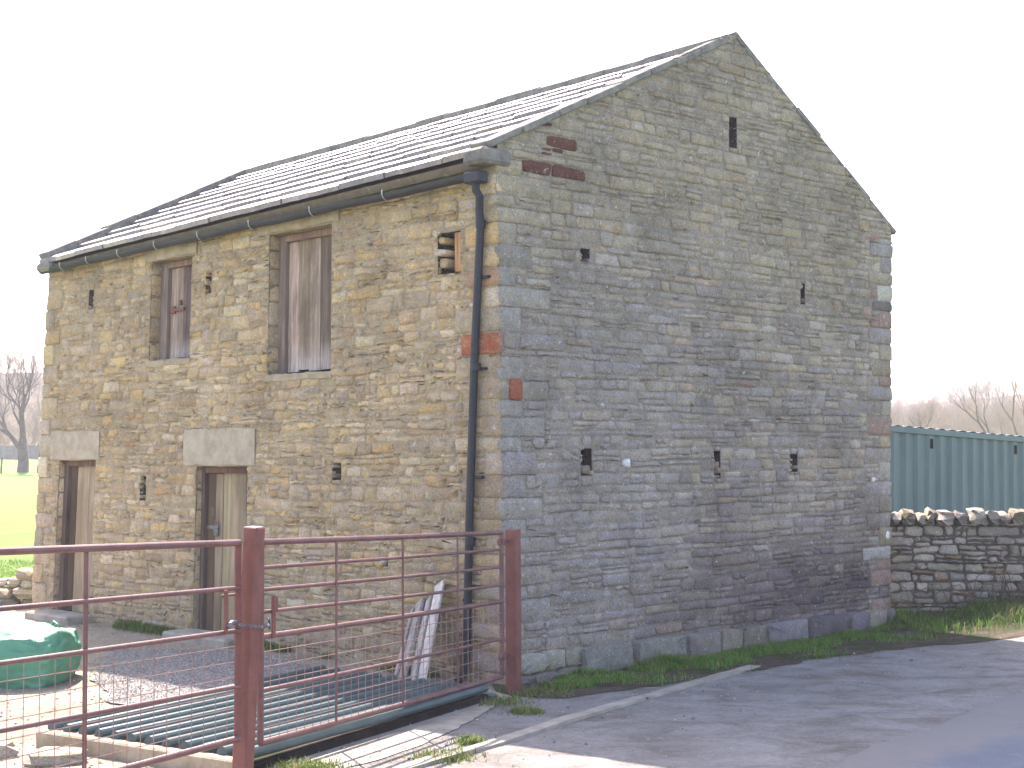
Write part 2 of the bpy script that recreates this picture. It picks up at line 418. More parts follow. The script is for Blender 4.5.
def masonry(mb, P, N, s0, s1, z0, z1, hr, lr, colf, holes=(), planes=(), relief=(.006,.03), joint=.012, flip=False, split=.25, wave=.02, seed=0, jit=.005, clearing=None, deep=.04):
    r = random.Random(seed); PP = (lambda s, z: P(-s, z)) if flip else P
    zs = [z0-.02]
    while zs[-1] < z1+.05:
        f = clearing(zs[-1]) if clearing else 1
        zs.append(zs[-1]+r.uniform(*hr)*f)
    def zk(k, s): 
        return zs[k]+wave*(nz(s*.9, k*7.3, seed)+.35*nz(s*4, k*3.1, seed+2))
    for k in range(len(zs)-1):
        h = zs[k+1]-zs[k]; s = s0-r.random()*.3; jb = s; jt = s
        while min(jb, jt) < s1:
            ln = r.uniform(*lr)*(1 if r.random() < .8 else 1.45)
            nb = s+ln; sl = r.uniform(-.018,.018); nb_, nt_ = nb+sl, nb-sl
            subs = [(0, 1)]
            if h > .085 and r.random() < split: 
                t = r.uniform(.35,.65); subs = [(0, t), (t, 1)]
            for (u0, u1) in subs:
                cuts = [0, 1]
                if len(subs) == 2 and r.random() < .5: cuts = [0, r.uniform(.3,.7), 1]
                for (c0, c1) in zip(cuts, cuts[1:]):
                    bl = jb+(nb_-jb)*c0; br = jb+(nb_-jb)*c1; tl = jt+(nt_-jt)*c0; tr = jt+(nt_-jt)*c1
                    def lerpz(s_, u): return zk(k, s_)*(1-u)+zk(k+1, s_)*u
                    q = [(bl, lerpz(bl, u0)), (br, lerpz(br, u0)), (tr, lerpz(tr, u1)), (tl, lerpz(tl, u1))]
                    q = clip(clip(q, (1,0), s1), (-1,0), -s0)
                    if len(q) > 2: q = clip(clip(q, (0,1), z1), (0,-1), -z0)
                    for pn, pd in planes:
                        if len(q) > 2: q = clip(q, pn, pd)
                    if len(q) < 3 or poly_area(q) < .0008: continue
                    qs = [q]
                    for H in holes: qs = [w for x in qs for w in sub_rect(x, H)]
                    for x in qs:
                        cx = sum(p[0] for p in x)/len(x); cz = sum(p[1] for p in x)/len(x)
                        cc = colf(cx, cz, r)
                        if cc is None: continue
                        if flip: x = [(-p[0], p[1]) for p in x][::-1]
                        stone(mb, x, PP, N, r.uniform(*relief), cc, joint, jit, r=r, deep=deep)
            jb, jt = nb_, nt_; s = nb
def pick(r, pal):
    t = r.random()*sum(p[0] for p in pal)
    for w, c in pal:
        t -= w
        if t <= 0: break
    k = r.uniform(.8, 1.22); return (c[0]*k, c[1]*k*r.uniform(.96,1.04), c[2]*k*r.uniform(.92,1.08))
palF = [(3,(.40,.31,.21)),(3,(.36,.29,.215)),(2,(.31,.265,.22)),(1.3,(.43,.315,.175)),(.7,(.26,.20,.155)),(1.6,(.46,.39,.30)),(.35,(.35,.235,.15))]
palG = [(3,(.25,.225,.20)),(3,(.28,.245,.20)),(2,(.30,.255,.19)),(2,(.235,.22,.21)),(.8,(.18,.16,.145)),(1.5,(.34,.315,.285)),(.3,(.31,.215,.15))]
palS = [(3,(.115,.09,.092)),(2,(.14,.11,.10)),(1,(.095,.08,.095)),(.5,(.19,.155,.12))]
palQ = [(2,(.27,.25,.235)),(2,(.30,.27,.225)),(1,(.245,.235,.23))]
RED = (.30,.095,.055)
def colF(s, z, r):
    c = tuple(.75*a+.25*b for a, b in zip(pick(r, palF), (.42,.29,.145)))
    g = ss(.9, .0, z)*.55 + .25*max(0, nz(s*.6, z*.6, 4))     # damp, greyer foot of the wall
    c = tuple(ci*(1-g)+gi*g for ci, gi in zip(c, (.20,.175,.135)))
    return c
def colG(s, z, r):
    w = ss(1.75, .7, z + .35*nz(s*1.1, z*1.5, 8))*ss(1.2, 3.8, s+.5*nz(s, z*2, 3))*ss(6.15, 5.8, s+.2*nz(z*3, 1))
    c = tuple(.7*p+.3*q for p, q in zip(pick(r, palG), (.275,.25,.215)))
    b = ss(3.2, 1.6, s)*ss(4.3, 3.2, z)*.5
    c = tuple(ci*(1-b)+gi*b for ci, gi in zip(c, (.25,.24,.235)))
    c = (c[0]*1.08, c[1]*1.05, c[2]*1.03)
    t = ss(3.2, 5.0, z+.8*nz(s*.6, z*.6, 12))*.5
    c = tuple(ci*(1-t)+gi*t for ci, gi in zip(c, (.335,.275,.185)))
    if .35 < s < 1.05 and 4.72 < z < 5.3 and nz(s*5, z*5, 2) > .02: c = (.12,.05,.038)
    if s > 5.95 and r.random() < .15: c = (.28,.19,.155)
    w *= r.uniform(.62, 1); d = pick(r, palS); return tuple(p*(1-w)+q*w for p, q in zip(c, d))

barn = empty('stone_barn', (2, 17, 0), 'two storey rubble stone barn with slate roof and boarded openings', 'barn')
# openings in the front wall: s0,s1,z0,z1,depth,door?
W1 = (5.05,5.93,3.25,4.45); W2 = (2.45,3.54,2.98,4.52); D1 = (7.06,7.96,.1,2.06); D2 = (3.87,4.85,.1,1.99)
slitsF = [(7.28,7.40,3.98,4.23),(4.64,4.76,3.97,4.20),(5.89,6.02,1.58,1.87),(2.27,2.41,1.85,2.03),(1.55,1.62,1.02,1.12)]
HB = (.50,.82,3.83,4.23)
slitsG = [(3.32,3.45,5.44,5.78),(1.05,1.18,3.98,4.11),(1.02,1.17,1.90,2.16),(3.02,3.13,1.84,2.13),(4.36,4.50,1.89,2.09),(4.57,4.65,3.80,4.04)]
lintF = [(4.93,6.08,4.45,4.70),(2.30,3.75,4.52,4.80),(6.97,8.2,2.06,2.44),(3.72,5.12,1.99,2.42)]
# quoins at the near corner: (z0,z1,lenF,lenG)
qn = []; z = .0; r = random.Random(3); i = 0
while z < 4.80:
    h = r.uniform(.11,.23); lf, lg = (r.uniform(.42,.6), r.uniform(.2,.3)) if i % 2 else (r.uniform(.2,.3), r.uniform(.38,.7))
    if abs(z-3.03) < .12: z = 3.03; h = .21; lf, lg = .5, .04
    if z < 4.28 and z+h > 3.78: lf = min(lf, .44)
    if z+h > 4.8: h = 4.86-z
    qn.append((z, z+h, lf, lg)); z += h; i += 1
qnR = []; z = .0; i = 0
while z < 4.66:
    h = r.uniform(.12,.24); lg = r.uniform(.4,.6) if i % 2 else r.uniform(.2,.3)
    if z+h > 4.66: h = 4.72-z
    qnR.append((z, z+h, lg)); z += h; i += 1
qnL = []; z = .0; i = 0
while z < 4.55:
    h = r.uniform(.16,.3); lf = r.uniform(.35,.5) if i % 2 else r.uniform(.18,.26)
    if z+h > 4.55: h = 4.62-z
    qnL.append((z, z+h, lf)); z += h; i += 1

def rect(s0, s1, z0, z1): return [(s0,z0),(s1,z0),(s1,z1),(s0,z1)]
def flipq(q): return [(-p[0], p[1]) for p in q][::-1]
PFf = lambda s, z: PF(-s, z)        # front wall seen from outside has s running right-to-left
fw = MB()
holesF = [W1, W2, D1, D2, HB] + slitsF + lintF
hq = [( -.1, q[2], q[0], q[1]) for q in qn] + [(LF-q[2], LF+.1, q[0], q[1]) for q in qnL]
ztopF = 4.74
masonry(fw, PF, n1, .0, LF, .0, 4.88, (.055,.14), (.08,.38), colF, holesF+hq, [((0.0242,1),4.86)], (.004,.019), .008, flip=True, split=.42, wave=.05, seed=11, jit=.010)
for (z0, z1, lf, lg) in qn:
    c = RED if abs(z0-3.03) < .01 else pick(r, palF)
    stone(fw, flipq(rect(-.014, lf, z0, z1)), PFf, n1, r.uniform(.010,.018), c, .01, r=r)
for (z0, z1, lf) in qnL:
    stone(fw, flipq(rect(LF-lf, LF+.02, z0, z1)), PFf, n1, r.uniform(.012,.024), pick(r, palF), .012, r=r)
def core(mb, P, N, s0, s1, z0, z1, holes, colr, planes=(), flip=False):
    ex_s = [s0+.22*i for i in range(1, int((s1-s0)/.22))] if callable(colr) else []; ex_z = [z0+.2*i for i in range(1, int((z1-z0)/.2))] if callable(colr) else []
    sb = sorted({s0, s1, *ex_s, *[h[0] for h in holes], *[h[1] for h in holes]}); zb = sorted({z0, z1, *ex_z, *[h[2] for h in holes], *[h[3] for h in holes]})
    sb = [s for s in sb if s0 <= s <= s1]; zb = [z for z in zb if z0 <= z <= z1]
    for i in range(len(sb)-1):
        for j in range(len(zb)-1):
            cx, cz = (sb[i]+sb[i+1])/2, (zb[j]+zb[j+1])/2
            if any(h[0] < cx < h[1] and h[2] < cz < h[3] for h in holes): continue
            q = rect(sb[i], sb[i+1], zb[j], zb[j+1])
            for pn, pd in planes:
                if len(q) > 2: q = clip(q, pn, pd)
            if len(q) < 3: continue
            vs = [P(*p)+N*.004 for p in (q[::-1] if flip else q)]
            mb.add(vs, [tuple(range(len(vs)))], colr(cx, cz) if callable(colr) else colr)
def reveal(mb, P, N, H, d, colr, back=True):
    s0, s1, z0, z1 = H; c = [P(s0,z0), P(s1,z0), P(s1,z1), P(s0,z1)]
    f = [p+N*.004 for p in c]; bk = [p-N*d for p in c]
    mb.add(f+bk, [(0,1,5,4),(1,2,6,5),(2,3,7,6),(3,0,4,7)] + ([(4,5,6,7)] if back else []), colr)
rr0 = random.Random(66)
mortF = (.31,.255,.185)
def stain(s, z): return ss(1.55, .75, z + .35*nz(s*1.1, z*1.5, 8))*ss(2.0, 3.6, s+.5*nz(s, z*2, 3))*ss(6.15, 5.8, s+.2*nz(z*3, 1))
def mortG(s, z):
    w = stain(s, z)*.9; return tuple(a*(1-w)+b*w for a, b in zip((.25,.22,.185), (.12,.10,.10)))
core(fw, PF, n1, 0, LF, -.15, 4.88, [W1,W2,D1,D2,HB]+slitsF, mortF, [((0.0242,1),4.86)], True)
DEPS = {W1:.26, W2:.26, D1:.20, D2:.20}
for H in (W1, W2, D1, D2): reveal(fw, PF, n1, H, DEPS[H], (.24,.205,.15), False)
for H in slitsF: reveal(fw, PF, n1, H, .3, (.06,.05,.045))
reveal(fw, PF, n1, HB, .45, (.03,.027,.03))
# stones lining the far jambs of the openings
for H in (W1, W2, D1, D2):
    s1 = H[1]
    PJ = lambda u, z, s1=s1: PF(s1, z)-n1*u
    masonry(fw, PJ, -ldir, .0, DEPS[H]-.005, H[2], H[3], (.16,.32), (.4,.6), colF, (), (), (.003,.008), .01, seed=int(s1*9), split=0, deep=.004)
# broken edge stones poking into the ragged hole
for (s0, s1, z0, z1) in ((.68,.88,4.015,4.075),(.72,.9,3.90,3.99),(.745,.9,4.13,4.2)):
    stone(fw, flipq(rect(s0,s1,z0,z1)), PFf, n1, r.uniform(-.03,.02), pick(r, palF), .004, .008, r=r, deep=.2)
for (u0, u1, w0, w1) in slitsF:
    for k in range(3):
        e = rr0.choice((u0, u1)); zz = rr0.uniform(w0-.01, w1-.02); ww = rr0.uniform(.015,.035)
        stone(fw, flipq(rect(e-ww, e+ww, zz, zz+rr0.uniform(.03,.06))), PFf, n1, rr0.uniform(.0,.02), pick(rr0, palF), .004, .008, r=rr0, deep=.15)
fw.build('wall', M_stone, barn, smooth=True)
ob = MB(); ob.box(PF(.555,4.03)-n1*.045, (ldir, n1, (0,0,1)), (.05,.03,.19), (1.7,1.15,.7), .006); ob.build('wall_timber', M_board, barn)

gw = MB()
apS, apZ = 3.45, 6.72
def above(sA, zA, sB, zB):     # halfplane below line A-B
    dx, dz = sB-sA, zB-zA; l = math.hypot(dx, dz); n = (-dz/l, dx/l)
    if n[1] < 0: n = (-n[0], -n[1])
    return n, n[0]*sA+n[1]*zA
gpl = [above(-.05, 5.02, apS, apZ+.04), above(LG+.02, 4.85, apS, apZ+.04)]
hqG = [(-.1, q[3], q[0], q[1]) for q in qn] + [(LG-q[2], LG+.1, q[0], q[1]) for q in qnR]
redG = (.10,.26,2.60,2.81)
hqG = [h for h in hqG]
masonry(gw, PG, n2, 0, LG, .12, apZ+.04, (.065,.135), (.13,.46), colG, slitsG+hqG, gpl, (.004,.022), .007, split=.36, wave=.03, seed=21, jit=.006)
for i, (z0, z1, lf, lg) in enumerate(qn):
    c = RED if abs(z0-3.03) < .01 else pick(r, palQ)
    if z0 > 4.2: c = (.31,.27,.20)
    qs = [rect(-.014, lg, z0, z1)]
    c = tuple(.5*(p+q) for p, q in zip(c, colG(.5, z0, r)))
    stone(gw, qs[0], PG, n2, r.uniform(.010,.018), c, .006, r=r)
stone(gw, rect(.09,.26,2.60,2.81), PG, n2, .034, RED, .01, r=r)
for (z0, z1, lg) in qnR:
    c = (.28,.20,.165) if r.random() < .16 else pick(r, palG)
    stone(gw, rect(LG-lg, LG+.015+r.uniform(-.01,.012), z0, z1), PG, n2, r.uniform(.012,.026), c, .012, r=r)
core(gw, PG, n2, 0, LG, -.2, apZ+.04, slitsG, mortG, gpl)
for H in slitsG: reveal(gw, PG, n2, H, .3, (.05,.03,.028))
stone(gw, rect(1.60,1.70,1.97,2.06), PG, n2, .036, (.62,.62,.60), .004, r=r)
stone(gw, rect(6.27,6.36,1.05,1.16), PG, n2, .036, (.62,.6,.58), .004, r=r)
stone(gw, rect(5.98,6.05,1.74,1.81), PG, n2, .034, (.62,.6,.58), .004, r=r)
rq = random.Random(55)
for (u0, u1, w0, w1) in slitsG[1:]:
    for k in range(4):
        e = rq.choice((u0, u1)); zz = rq.uniform(w0-.01, w1-.02); ww = rq.uniform(.02,.045)
        stone(gw, rect(e-ww, e+ww, zz, zz+rq.uniform(.03,.06)), PG, n2, rq.uniform(.0,.02), pick(rq, palG), .004, .008, r=rq, deep=.15)
# short pieces half filling the vent slits
stone(gw, rect(1.07,1.20,1.91,2.0), PG, n2, -.02, (.33,.26,.2), .004, r=r, deep=.15)
stone(gw, rect(3.06,3.15,1.93,2.02), PG, n2, -.01, (.26,.2,.17), .004, r=r, deep=.15)
stone(gw, rect(3.06,3.15,1.84,1.88), PG, n2, -.01, (.26,.2,.17), .004, r=r, deep=.15)
# the two projecting footing courses
s = .95; 
while s < 6.3:
    ln = r.uniform(.35,.85); e = min(s+ln, 6.36)
    zt = .30-.012*s
    if r.random() < .93:
        stone(gw, rect(s, e-.02, zt-.26, zt), PG, n2, r.uniform(.11,.15), pick(r, [(1,(.17,.165,.16)),(1,(.21,.19,.16)),(.6,(.13,.12,.125))]), .012, .008, r=r)
    s = e+r.uniform(0,.05)
s = .1
while s < 1.0:
    ln = r.uniform(.25,.4); stone(gw, rect(s, min(s+ln,1.0), .12, .3), PG, n2, r.uniform(.04,.08), pick(r, [(1,(.25,.24,.2)),(1,(.22,.21,.13))]), .012, .008, r=r); s += ln
s = .02
while s < 6.35:
    ln = r.uniform(.25,.5); stone(gw, rect(s, min(s+ln,6.38), -.08, .12), PG, n2, r.uniform(.07,.12), pick(r, [(1,(.15,.14,.12)),(1,(.12,.11,.10))]), .012, .01, r=r); s += ln
gw.build('wall', M_gable, barn, smooth=True)
hw = MB()
hpl = [above(-.05, 4.68, LH*.52, 6.4), above(LH+.05, 4.7, LH*.52, 6.4)]
core(hw, PH, n3, 0, LH, -.2, 6.5, [], mortG, hpl)
masonry(hw, PH, n3, 0, LH, 0, 6.5, (.12,.2), (.2,.55), colG, (), hpl, (.008,.03), .014, seed=31, flip=True)
hw.build('wall', M_gable, barn, smooth=True)
bw = MB(); core(bw, PB, n4, 0, LB, -.2, 4.74, [], mortF, ())
masonry(bw, PB, n4, 0, LB, 0, 4.74, (.12,.2), (.2,.55), colG, (), (), (.008,.03), .014, seed=33)
bw.build('wall', M_gable, barn, smooth=True)

# lintels
def slab(P, N, s0, s1, z0, z1, d0, d1, m, name, parent, bev=.012, c=(1,1,1), rough=.012, seed=1):
    mb = MB(); n = max(2, int((s1-s0)/.1)); rr = random.Random(seed)
    vs = []; fs = []
    ring = [(z0, d0), (z0, d1-bev), (z0+bev, d1), (z1-bev, d1), (z1, d1-bev), (z1, d0)]
    m_ = len(ring)
    for i in range(n+1):
        s = s0+(s1-s0)*i/n
        for (z, d) in ring:
            vs.append(P(s+(rr.uniform(-rough,rough) if 0 < i < n else rr.uniform(-rough,rough)), z+rr.uniform(-rough,rough))+N*(d+rr.uniform(-rough,rough)*.5))
    for i in range(n):
        for k in range(m_): k2 = (k+1) % m_; fs.append((i*m_+k, i*m_+k2, (i+1)*m_+k2, (i+1)*m_+k))
    fs += [tuple(range(m_)), tuple(n*m_+k for k in range(m_))[::-1]]
    mb.add(vs, fs, c); return mb.build(name, m, parent)
slab(PF, n1, 4.95, 6.06, 4.46, 4.67, -.25, .03, M_lintel, 'lintel', barn)
slab(PF, n1, 2.32, 3.72, 4.53, 4.76, -.25, .032, M_lintel, 'lintel', barn)
o = slab(PF, n1, 6.99, 8.18, 2.065, 2.43, -.2, .02, M_lint2, 'lintel', barn); 
o = slab(PF, n1, 3.74, 5.10, 1.995, 2.41, -.2, .022, M_lint2, 'lintel', barn)
slab(PF, n1, 5.04, 5.95, 3.17, 3.247, -.28, .022, M_lintel, 'window_sill', barn)
slab(PF, n1, 2.44, 3.56, 2.90, 2.977, -.28, .022, M_lintel, 'window_sill', barn)

Z = V((0,0,1))
# a child of a child: MB.build subtracts only the parent's own location, so add the grandparent's
_old_build = MB.build
def build2(s, name, m, parent=None, smooth=False, loc=None):
    if parent is not None and parent.parent is not None:
        g = V(parent.parent.location); s.v = [tuple(V(p)-g) for p in s.v]
    return _old_build(s, name, m, parent, smooth, loc)
MB.build = build2
def boards(H, dep, m, nb, name, cols=None, fr=.09, gap=.006, seed=1, latch=None, jam=.10, bleach=0, fm_m=None):
    s0, s1, z0, z1 = H; rr = random.Random(seed)
    fm = MB(); up = (PF((s0+s1)/2, z1)-PF((s0+s1)/2, z0)).normalized()
    fw_ = s1-s0
    zc = (z0+z1)/2; hz = (z1-z0)/2-.012
    root_b = MB()
    a0, a1 = s0+fr*.4, s1-jam; w = (a1-a0)/nb
    for i in range(nb):
        sc_ = a0+w*(i+.5); t = rr.uniform(.75, 1.2); ch = rr.uniform(-.01,.015)
        c = (t, t*rr.uniform(.96,1.02), t*rr.uniform(.93,1.02))
        if cols: c = tuple(ci*k for ci, k in zip(c, cols[i]))
        q0 = PF(sc_, zc-.02+ch)-n1*(dep-.005+rr.uniform(-.004,.004)); vs_ = []; cs_ = []; nk = 14; o_ = len(root_b.v); ph = rr.random()*9
        for k in range(nk+1):
            t_ = k/nk; f_ = q0+up*(2*t_-1)*(hz-.045); ww = w/2-gap/2
            for (e1, e2) in ((-ww,-.013),(-ww,.010),(-ww+.004,.013),(ww-.004,.013),(ww,.010),(ww,-.013)): root_b.v.append(tuple(f_+ldir*e1+n1*e2))
            pale = bleach*ss(.26+.06*nz(ph), .02, t_); dk_ = 1-.25*max(0, nz(t_*3, ph))
            root_b.c += [tuple(ci*dk_*(1-pale)+pale*pi for ci, pi in zip(c, (2.0,2.15,2.5)))]*6
        for k in range(nk):
            for e in range(6): e2 = (e+1) % 6; root_b.f.append((o_+k*6+e, o_+k*6+e2, o_+k*6+6+e2, o_+k*6+6+e))
        root_b.f.append(tuple(o_+e for e in range(6))); root_b.f.append(tuple(o_+nk*6+e for e in range(6)))
    d = root_b.build(name, m, barn)
    for (ss_, ww) in ((s1-jam/2, jam/2), (s0+fr*.2, fr*.2)):
        fm.box(PF(ss_, zc)-n1*(dep-.03), (ldir, n1, up), (ww-.003, .04, hz+.008), (1,1,1), .004)
    fm.box(PF((a0+a1)/2, z1-.04)-n1*(dep-.03), (ldir, n1, up), ((a1-a0)/2-.003, .04, .036), (1.25,1.05,.95), .004)
    fm.build('frame', fm_m or M_frame, d)
    bk = MB(); bk.box(PF((s0+s1)/2, zc)-n1*(dep+.05), (ldir, n1, up), (fw_/2+.02, .01, hz+.05)); bk.build('backing', M_dark, d)
    return d
dk = (.42,.36,.42)
h1 = boards(W1, .20, M_board, 5, 'hatch', [(.8,.75,.8),(.75,.7,.75),(.6,.55,.62),(.9,.85,.85),(1,.95,.95)], seed=4, jam=.16, bleach=.7, fm_m=M_frame2)
h2 = boards(W2, .20, M_board, 5, 'hatch', [(.32,.28,.34),(.75,.7,.72),(1.3,1.3,1.3),(1.2,1.15,1.1),(1.4,1.35,1.3)], seed=5, jam=.12, bleach=.7, fm_m=M_frame2)
d1 = boards(D1, .14, M_doorboard, 5, 'door', [(1,1,1),(1.05,1.05,1.05),(1,.98,.95),(.9,.88,.86),(.35,.3,.3)], seed=6, jam=.10)
d2 = boards(D2, .14, M_doorboard, 6, 'door', [(1,1,1),(1.1,1.1,1.1),(1.1,1.08,1.05),(1,1,.97),(.95,.92,.9),(.35,.3,.3)], seed=7, jam=.07)
for o, t in ((h1,'boarded upper hatch with rusty latch'),(h2,'taller boarded hatch with dark stained near edge'),(d1,'pale plank door beside the far corner'),(d2,'pale plank door with dark padlock and bolt')): o['label'] = t
up = Z
m_ = MB(); p = PF(5.55,3.86)-n1*.16
m_.box(p, (ldir, n1, up), (.10,.012,.018)); m_.box(p+ldir*.13+up*.0, (ldir, n1, up), (.045,.02,.045), bev=.012); m_.box(p+up*.08-ldir*.02, (ldir, n1, up), (.02,.014,.03), bev=.006)
m_.build('latch', M_post, h1)
m_ = MB(); p = PF(4.60,1.30)-n1*.10
m_.box(p+ldir*.05, (ldir, n1, up), (.10,.010,.022), bev=.004); m_.box(p-ldir*.02-up*.05, (ldir, n1, up), (.035,.018,.045), bev=.008)
m_.tube([p-ldir*.05-up*.01, p-ldir*.05+up*.05, p-ldir*.02+up*.07, p+ldir*.01+up*.05, p+ldir*.01-up*.01], .007)
m_.tube([p+ldir*.02+up*.1+n1*.01, p+ldir*.0+up*.22+n1*.03], .008)
m_.build('padlock', M_chain, d2)

# ------------------------------------------------------------------ roof
R0 = PG(apS, 6.62); R1 = V((-4.02,20.8,6.28))
E0 = a_ + n1*.13 + V((0,0,-.05)); E1 = l_ + n1*.13 + V((0,0,-.05))
E0 = E0 - (R1-R0).normalized()*.03
F0 = b_ + n4*.12 + V((0,0,-.03)); F1 = k_ + n4*.12 + V((0,0,-.02))
def slope(Ea, Eb, name, seed, parent):
    mb = MB(); r = random.Random(seed)
    Np = (Eb-Ea).cross(R0-Ea).normalized()
    if Np.z < 0: Np = -Np
    def S(u, v): return (Ea+(Eb-Ea)*u)*(1-v)+(R0+(R1-R0)*u)*v
    LL = (Eb-Ea).length; H = (R0-Ea).length
    # deck
    d = -.035; e_ = .016
    mb.add([S(e_,0)+Np*d, S(1,0)+Np*d, S(1,1)+Np*d, S(e_,1)+Np*d, S(e_,0)+Np*(d-.08), S(1,0)+Np*(d-.08), S(1,1)+Np*(d-.08), S(e_,1)+Np*(d-.08)], [(0,1,2,3),(4,5,6,7),(0,1,5,4),(1,2,6,5),(2,3,7,6),(3,0,4,7)], (.13,.095,.07))
    rows = 9; ex = [1.25-.05*i for i in range(rows)]; t = sum(ex); v = 0
    pal = [(3,(.22,.18,.19)),(2,(.26,.22,.22)),(1.5,(.19,.165,.18)),(1,(.28,.24,.20))]
    for i in range(rows):
        dv = ex[i]/t; u = .014-r.random()*.03
        while u < 1:
            w = r.uniform(.30,.62)/LL*(1.2-.035*i); u0 = max(.015, u+.003/LL); u1 = min(1, u+w-.008/LL)
            if u1-u0 > .006:
                v0 = v-.006+r.uniform(-.003,.003); v1 = min(1, v+dv*1.35); th = r.uniform(.042,.052); lift = r.uniform(.016,.026)
                c = pick(r, pal); n = 3; vs = []
                for k in range(n+1):
                    uu = u0+(u1-u0)*k/n; j = r.uniform(-.006,.006) if 0 < k < n else 0
                    vs += [S(uu, v0+j)+Np*(lift-.012), S(uu, v0+j+.004)+Np*(lift+th-.006), S(uu, v0+j+.014)+Np*(lift+th), S(uu, v1)+Np*(.004), S(uu, v1)-Np*.02]
                fs = []
                for k in range(n):
                    for q in range(5): q2 = (q+1) % 5; fs.append((k*5+q, k*5+q2, (k+1)*5+q2, (k+1)*5+q))
                fs += [(0,1,2,3,4), tuple(n*5+q for q in (4,3,2,1,0))]
                mb.add(vs, fs, c)
            u += w
        v += dv
    return mb.build(name, M_slate, parent), S, Np
rf, SF, NF = slope(E0, E1, 'roof', 5, barn)
rb, SB, NB = slope(F0, F1, 'roof', 6, barn)
# ridge stones
def beam(name, pts, hw, hh, m, parent, piece=.6, seed=1, side=None, c=(1,1,1), jit=.012):
    mb = MB(); rr = random.Random(seed); p0, p1 = V(pts[0]), V(pts[1]); d = (p1-p0); Ln = d.length; d.normalize()
    X = side.normalized() if side is not None else d.cross(Z).normalized(); Y = X.cross(d).normalized(); t = 0
    if Y.z < 0: Y = -Y
    while t < Ln-.05:
        l = min(rr.uniform(.75,1.2)*piece, Ln-t); q = p0+d*(t+l/2)
        k = rr.uniform(.8,1.15)
        mb.box(q+Y*rr.uniform(-jit,jit)+X*rr.uniform(-jit,jit), (d, X, Y), (l/2-.004, hw, hh), (c[0]*k,c[1]*k,c[2]*k), .012); t += l
    return mb.build(name, m, parent)
rdir = (R1-R0).normalized()
mb = MB(); rr = random.Random(2); t = .1; Ln = (R1-R0).length
while t < Ln-.1:
    l = min(rr.uniform(.4,.65), Ln-.05-t); q = R0+rdir*(t+l/2); dz = rr.uniform(-.01,.015); w = .17; e = l/2-.004
    sf = (SF(.5,.9)-SF(.5,1)).normalized(); sb = (SB(.5,.9)-SB(.5,1)).normalized()
    pr = [Z*.12, sf*.13+Z*.125, sf*.15+Z*.02, Z*.03, sb*.15+Z*.02, sb*.13+Z*.125]
    vs = [q+rdir*g*e+x+Z*dz for g in (-1,1) for x in pr]
    fs = [(k, (k+1) % 6, (k+1) % 6+6, k+6) for k in range(6)] + [(0,1,2,3),(0,3,4,5),(6,7,8,9),(6,9,10,11)]
    k_c = rr.uniform(.8,1.1); mb.add(vs, fs, (k_c,)*3); t += l
mb.build('ridge', M_coping, rf)
# moss and grass caught along the ridge
gm = MB(); 
def blade(mb, p, h, w, lean, c, r):
    a = r.uniform(0, 6.283); d = V((math.cos(a), math.sin(a), 0)); sd = V((-d.y, d.x, 0))*w
    m1 = p+Z*h*.55+d*lean*.35*h; tip = p+Z*h*(1-.3*lean)+d*lean*h
    mb.add([p-sd, p+sd, m1+sd*.7, m1-sd*.7, tip], [(0,1,2,3),(3,2,4)], c)
for i in range(900):
    t = rr.uniform(.6, Ln-.3)
    if nz(t*3.1, 5) < -.02: continue
    p = R0+rdir*t+Z*.09+V((rr.uniform(-.05,.05), rr.uniform(-.05,.05), 0)); c = rr.uniform(.8,1.2)
    blade(gm, p, rr.uniform(.015,.055), .006, rr.uniform(.2,.9), (.16*c,.13*c,.05*c), rr)
o = gm.build('moss', M_grass, rf); o['kind'] = 'stuff'
# verge copings on both gables
gin = -(n2)
def coping(Ea, Eb, u, parent, out, hw, hh, lift, seed):
    p0 = Ea; p1 = Eb
    beam('coping', (p0, p1), hw, hh, M_coping, parent, .55, seed, side=V(out))
lat = (PG(3,3)-PG(3,3)+(-n2))
c0 = E0+V((0,0,.075))-n2*.12; cR = R0+V((0,0,.09))-n2*.12
coping(c0, cR, 0, rf, n2, .15, .033, 0, 1)
coping(F0+V((0,0,.06))-n2*.12, cR+V((0,0,-.01)), 0, rb, n2, .15, .033, 0, 2)
c1 = E1+V((0,0,.09))-n3*.10; cF = R1+V((0,0,.06))-n3*.02
coping(c1, cF, 0, rf, n3, .15, .06, 0, 3)
coping(F1+V((0,0,.12)), cF+V((0,0,-.01)), 0, rb, n3, .15, .05, 0, 4)
kn = MB(); kn.box(PG(.05,4.86)+n1*.09-n2*.10, (gdir, n2, Z), (.19,.15,.075), (1.3,1.05,.7), .03); kn.build('kneeler', M_coping, barn)
kn = MB(); kn.box(PF(LF-.16,4.60)+n1*.08, (ldir, n1, Z), (.16,.12,.06), (1,1,.9), .03); kn.build('kneeler', M_coping, barn)
# gutter: half round, with brackets
g0 = PF(.10,4.71)+n1*.12; g1 = PF(LF-.02,4.58)+n1*.12
gd = (g1-g0).normalized(); mb = MB(); vs = []; fs = []; nseg = 24; npr = 9
for i in range(nseg+1):
    p = g0+(g1-g0)*i/nseg + Z*.006*math.sin(i*1.3)
    for k in range(npr):
        t = math.pi*k/(npr-1); vs.append(p+n1*math.cos(t)*.058-Z*math.sin(t)*.062)
    for k in range(npr):
        t = math.pi*(1-k/(npr-1)); vs.append(p+n1*math.cos(t)*.050-Z*math.sin(t)*.054)
m_ = npr*2
for i in range(nseg):
    for k in range(m_): k2 = (k+1) % m_; fs.append((i*m_+k, i*m_+k2, (i+1)*m_+k2, (i+1)*m_+k))
fs += [tuple(range(m_)), tuple(nseg*m_+k for k in range(m_))]
mb.add(vs, fs); gut = mb.build('gutter', M_gutter, barn, smooth=False)
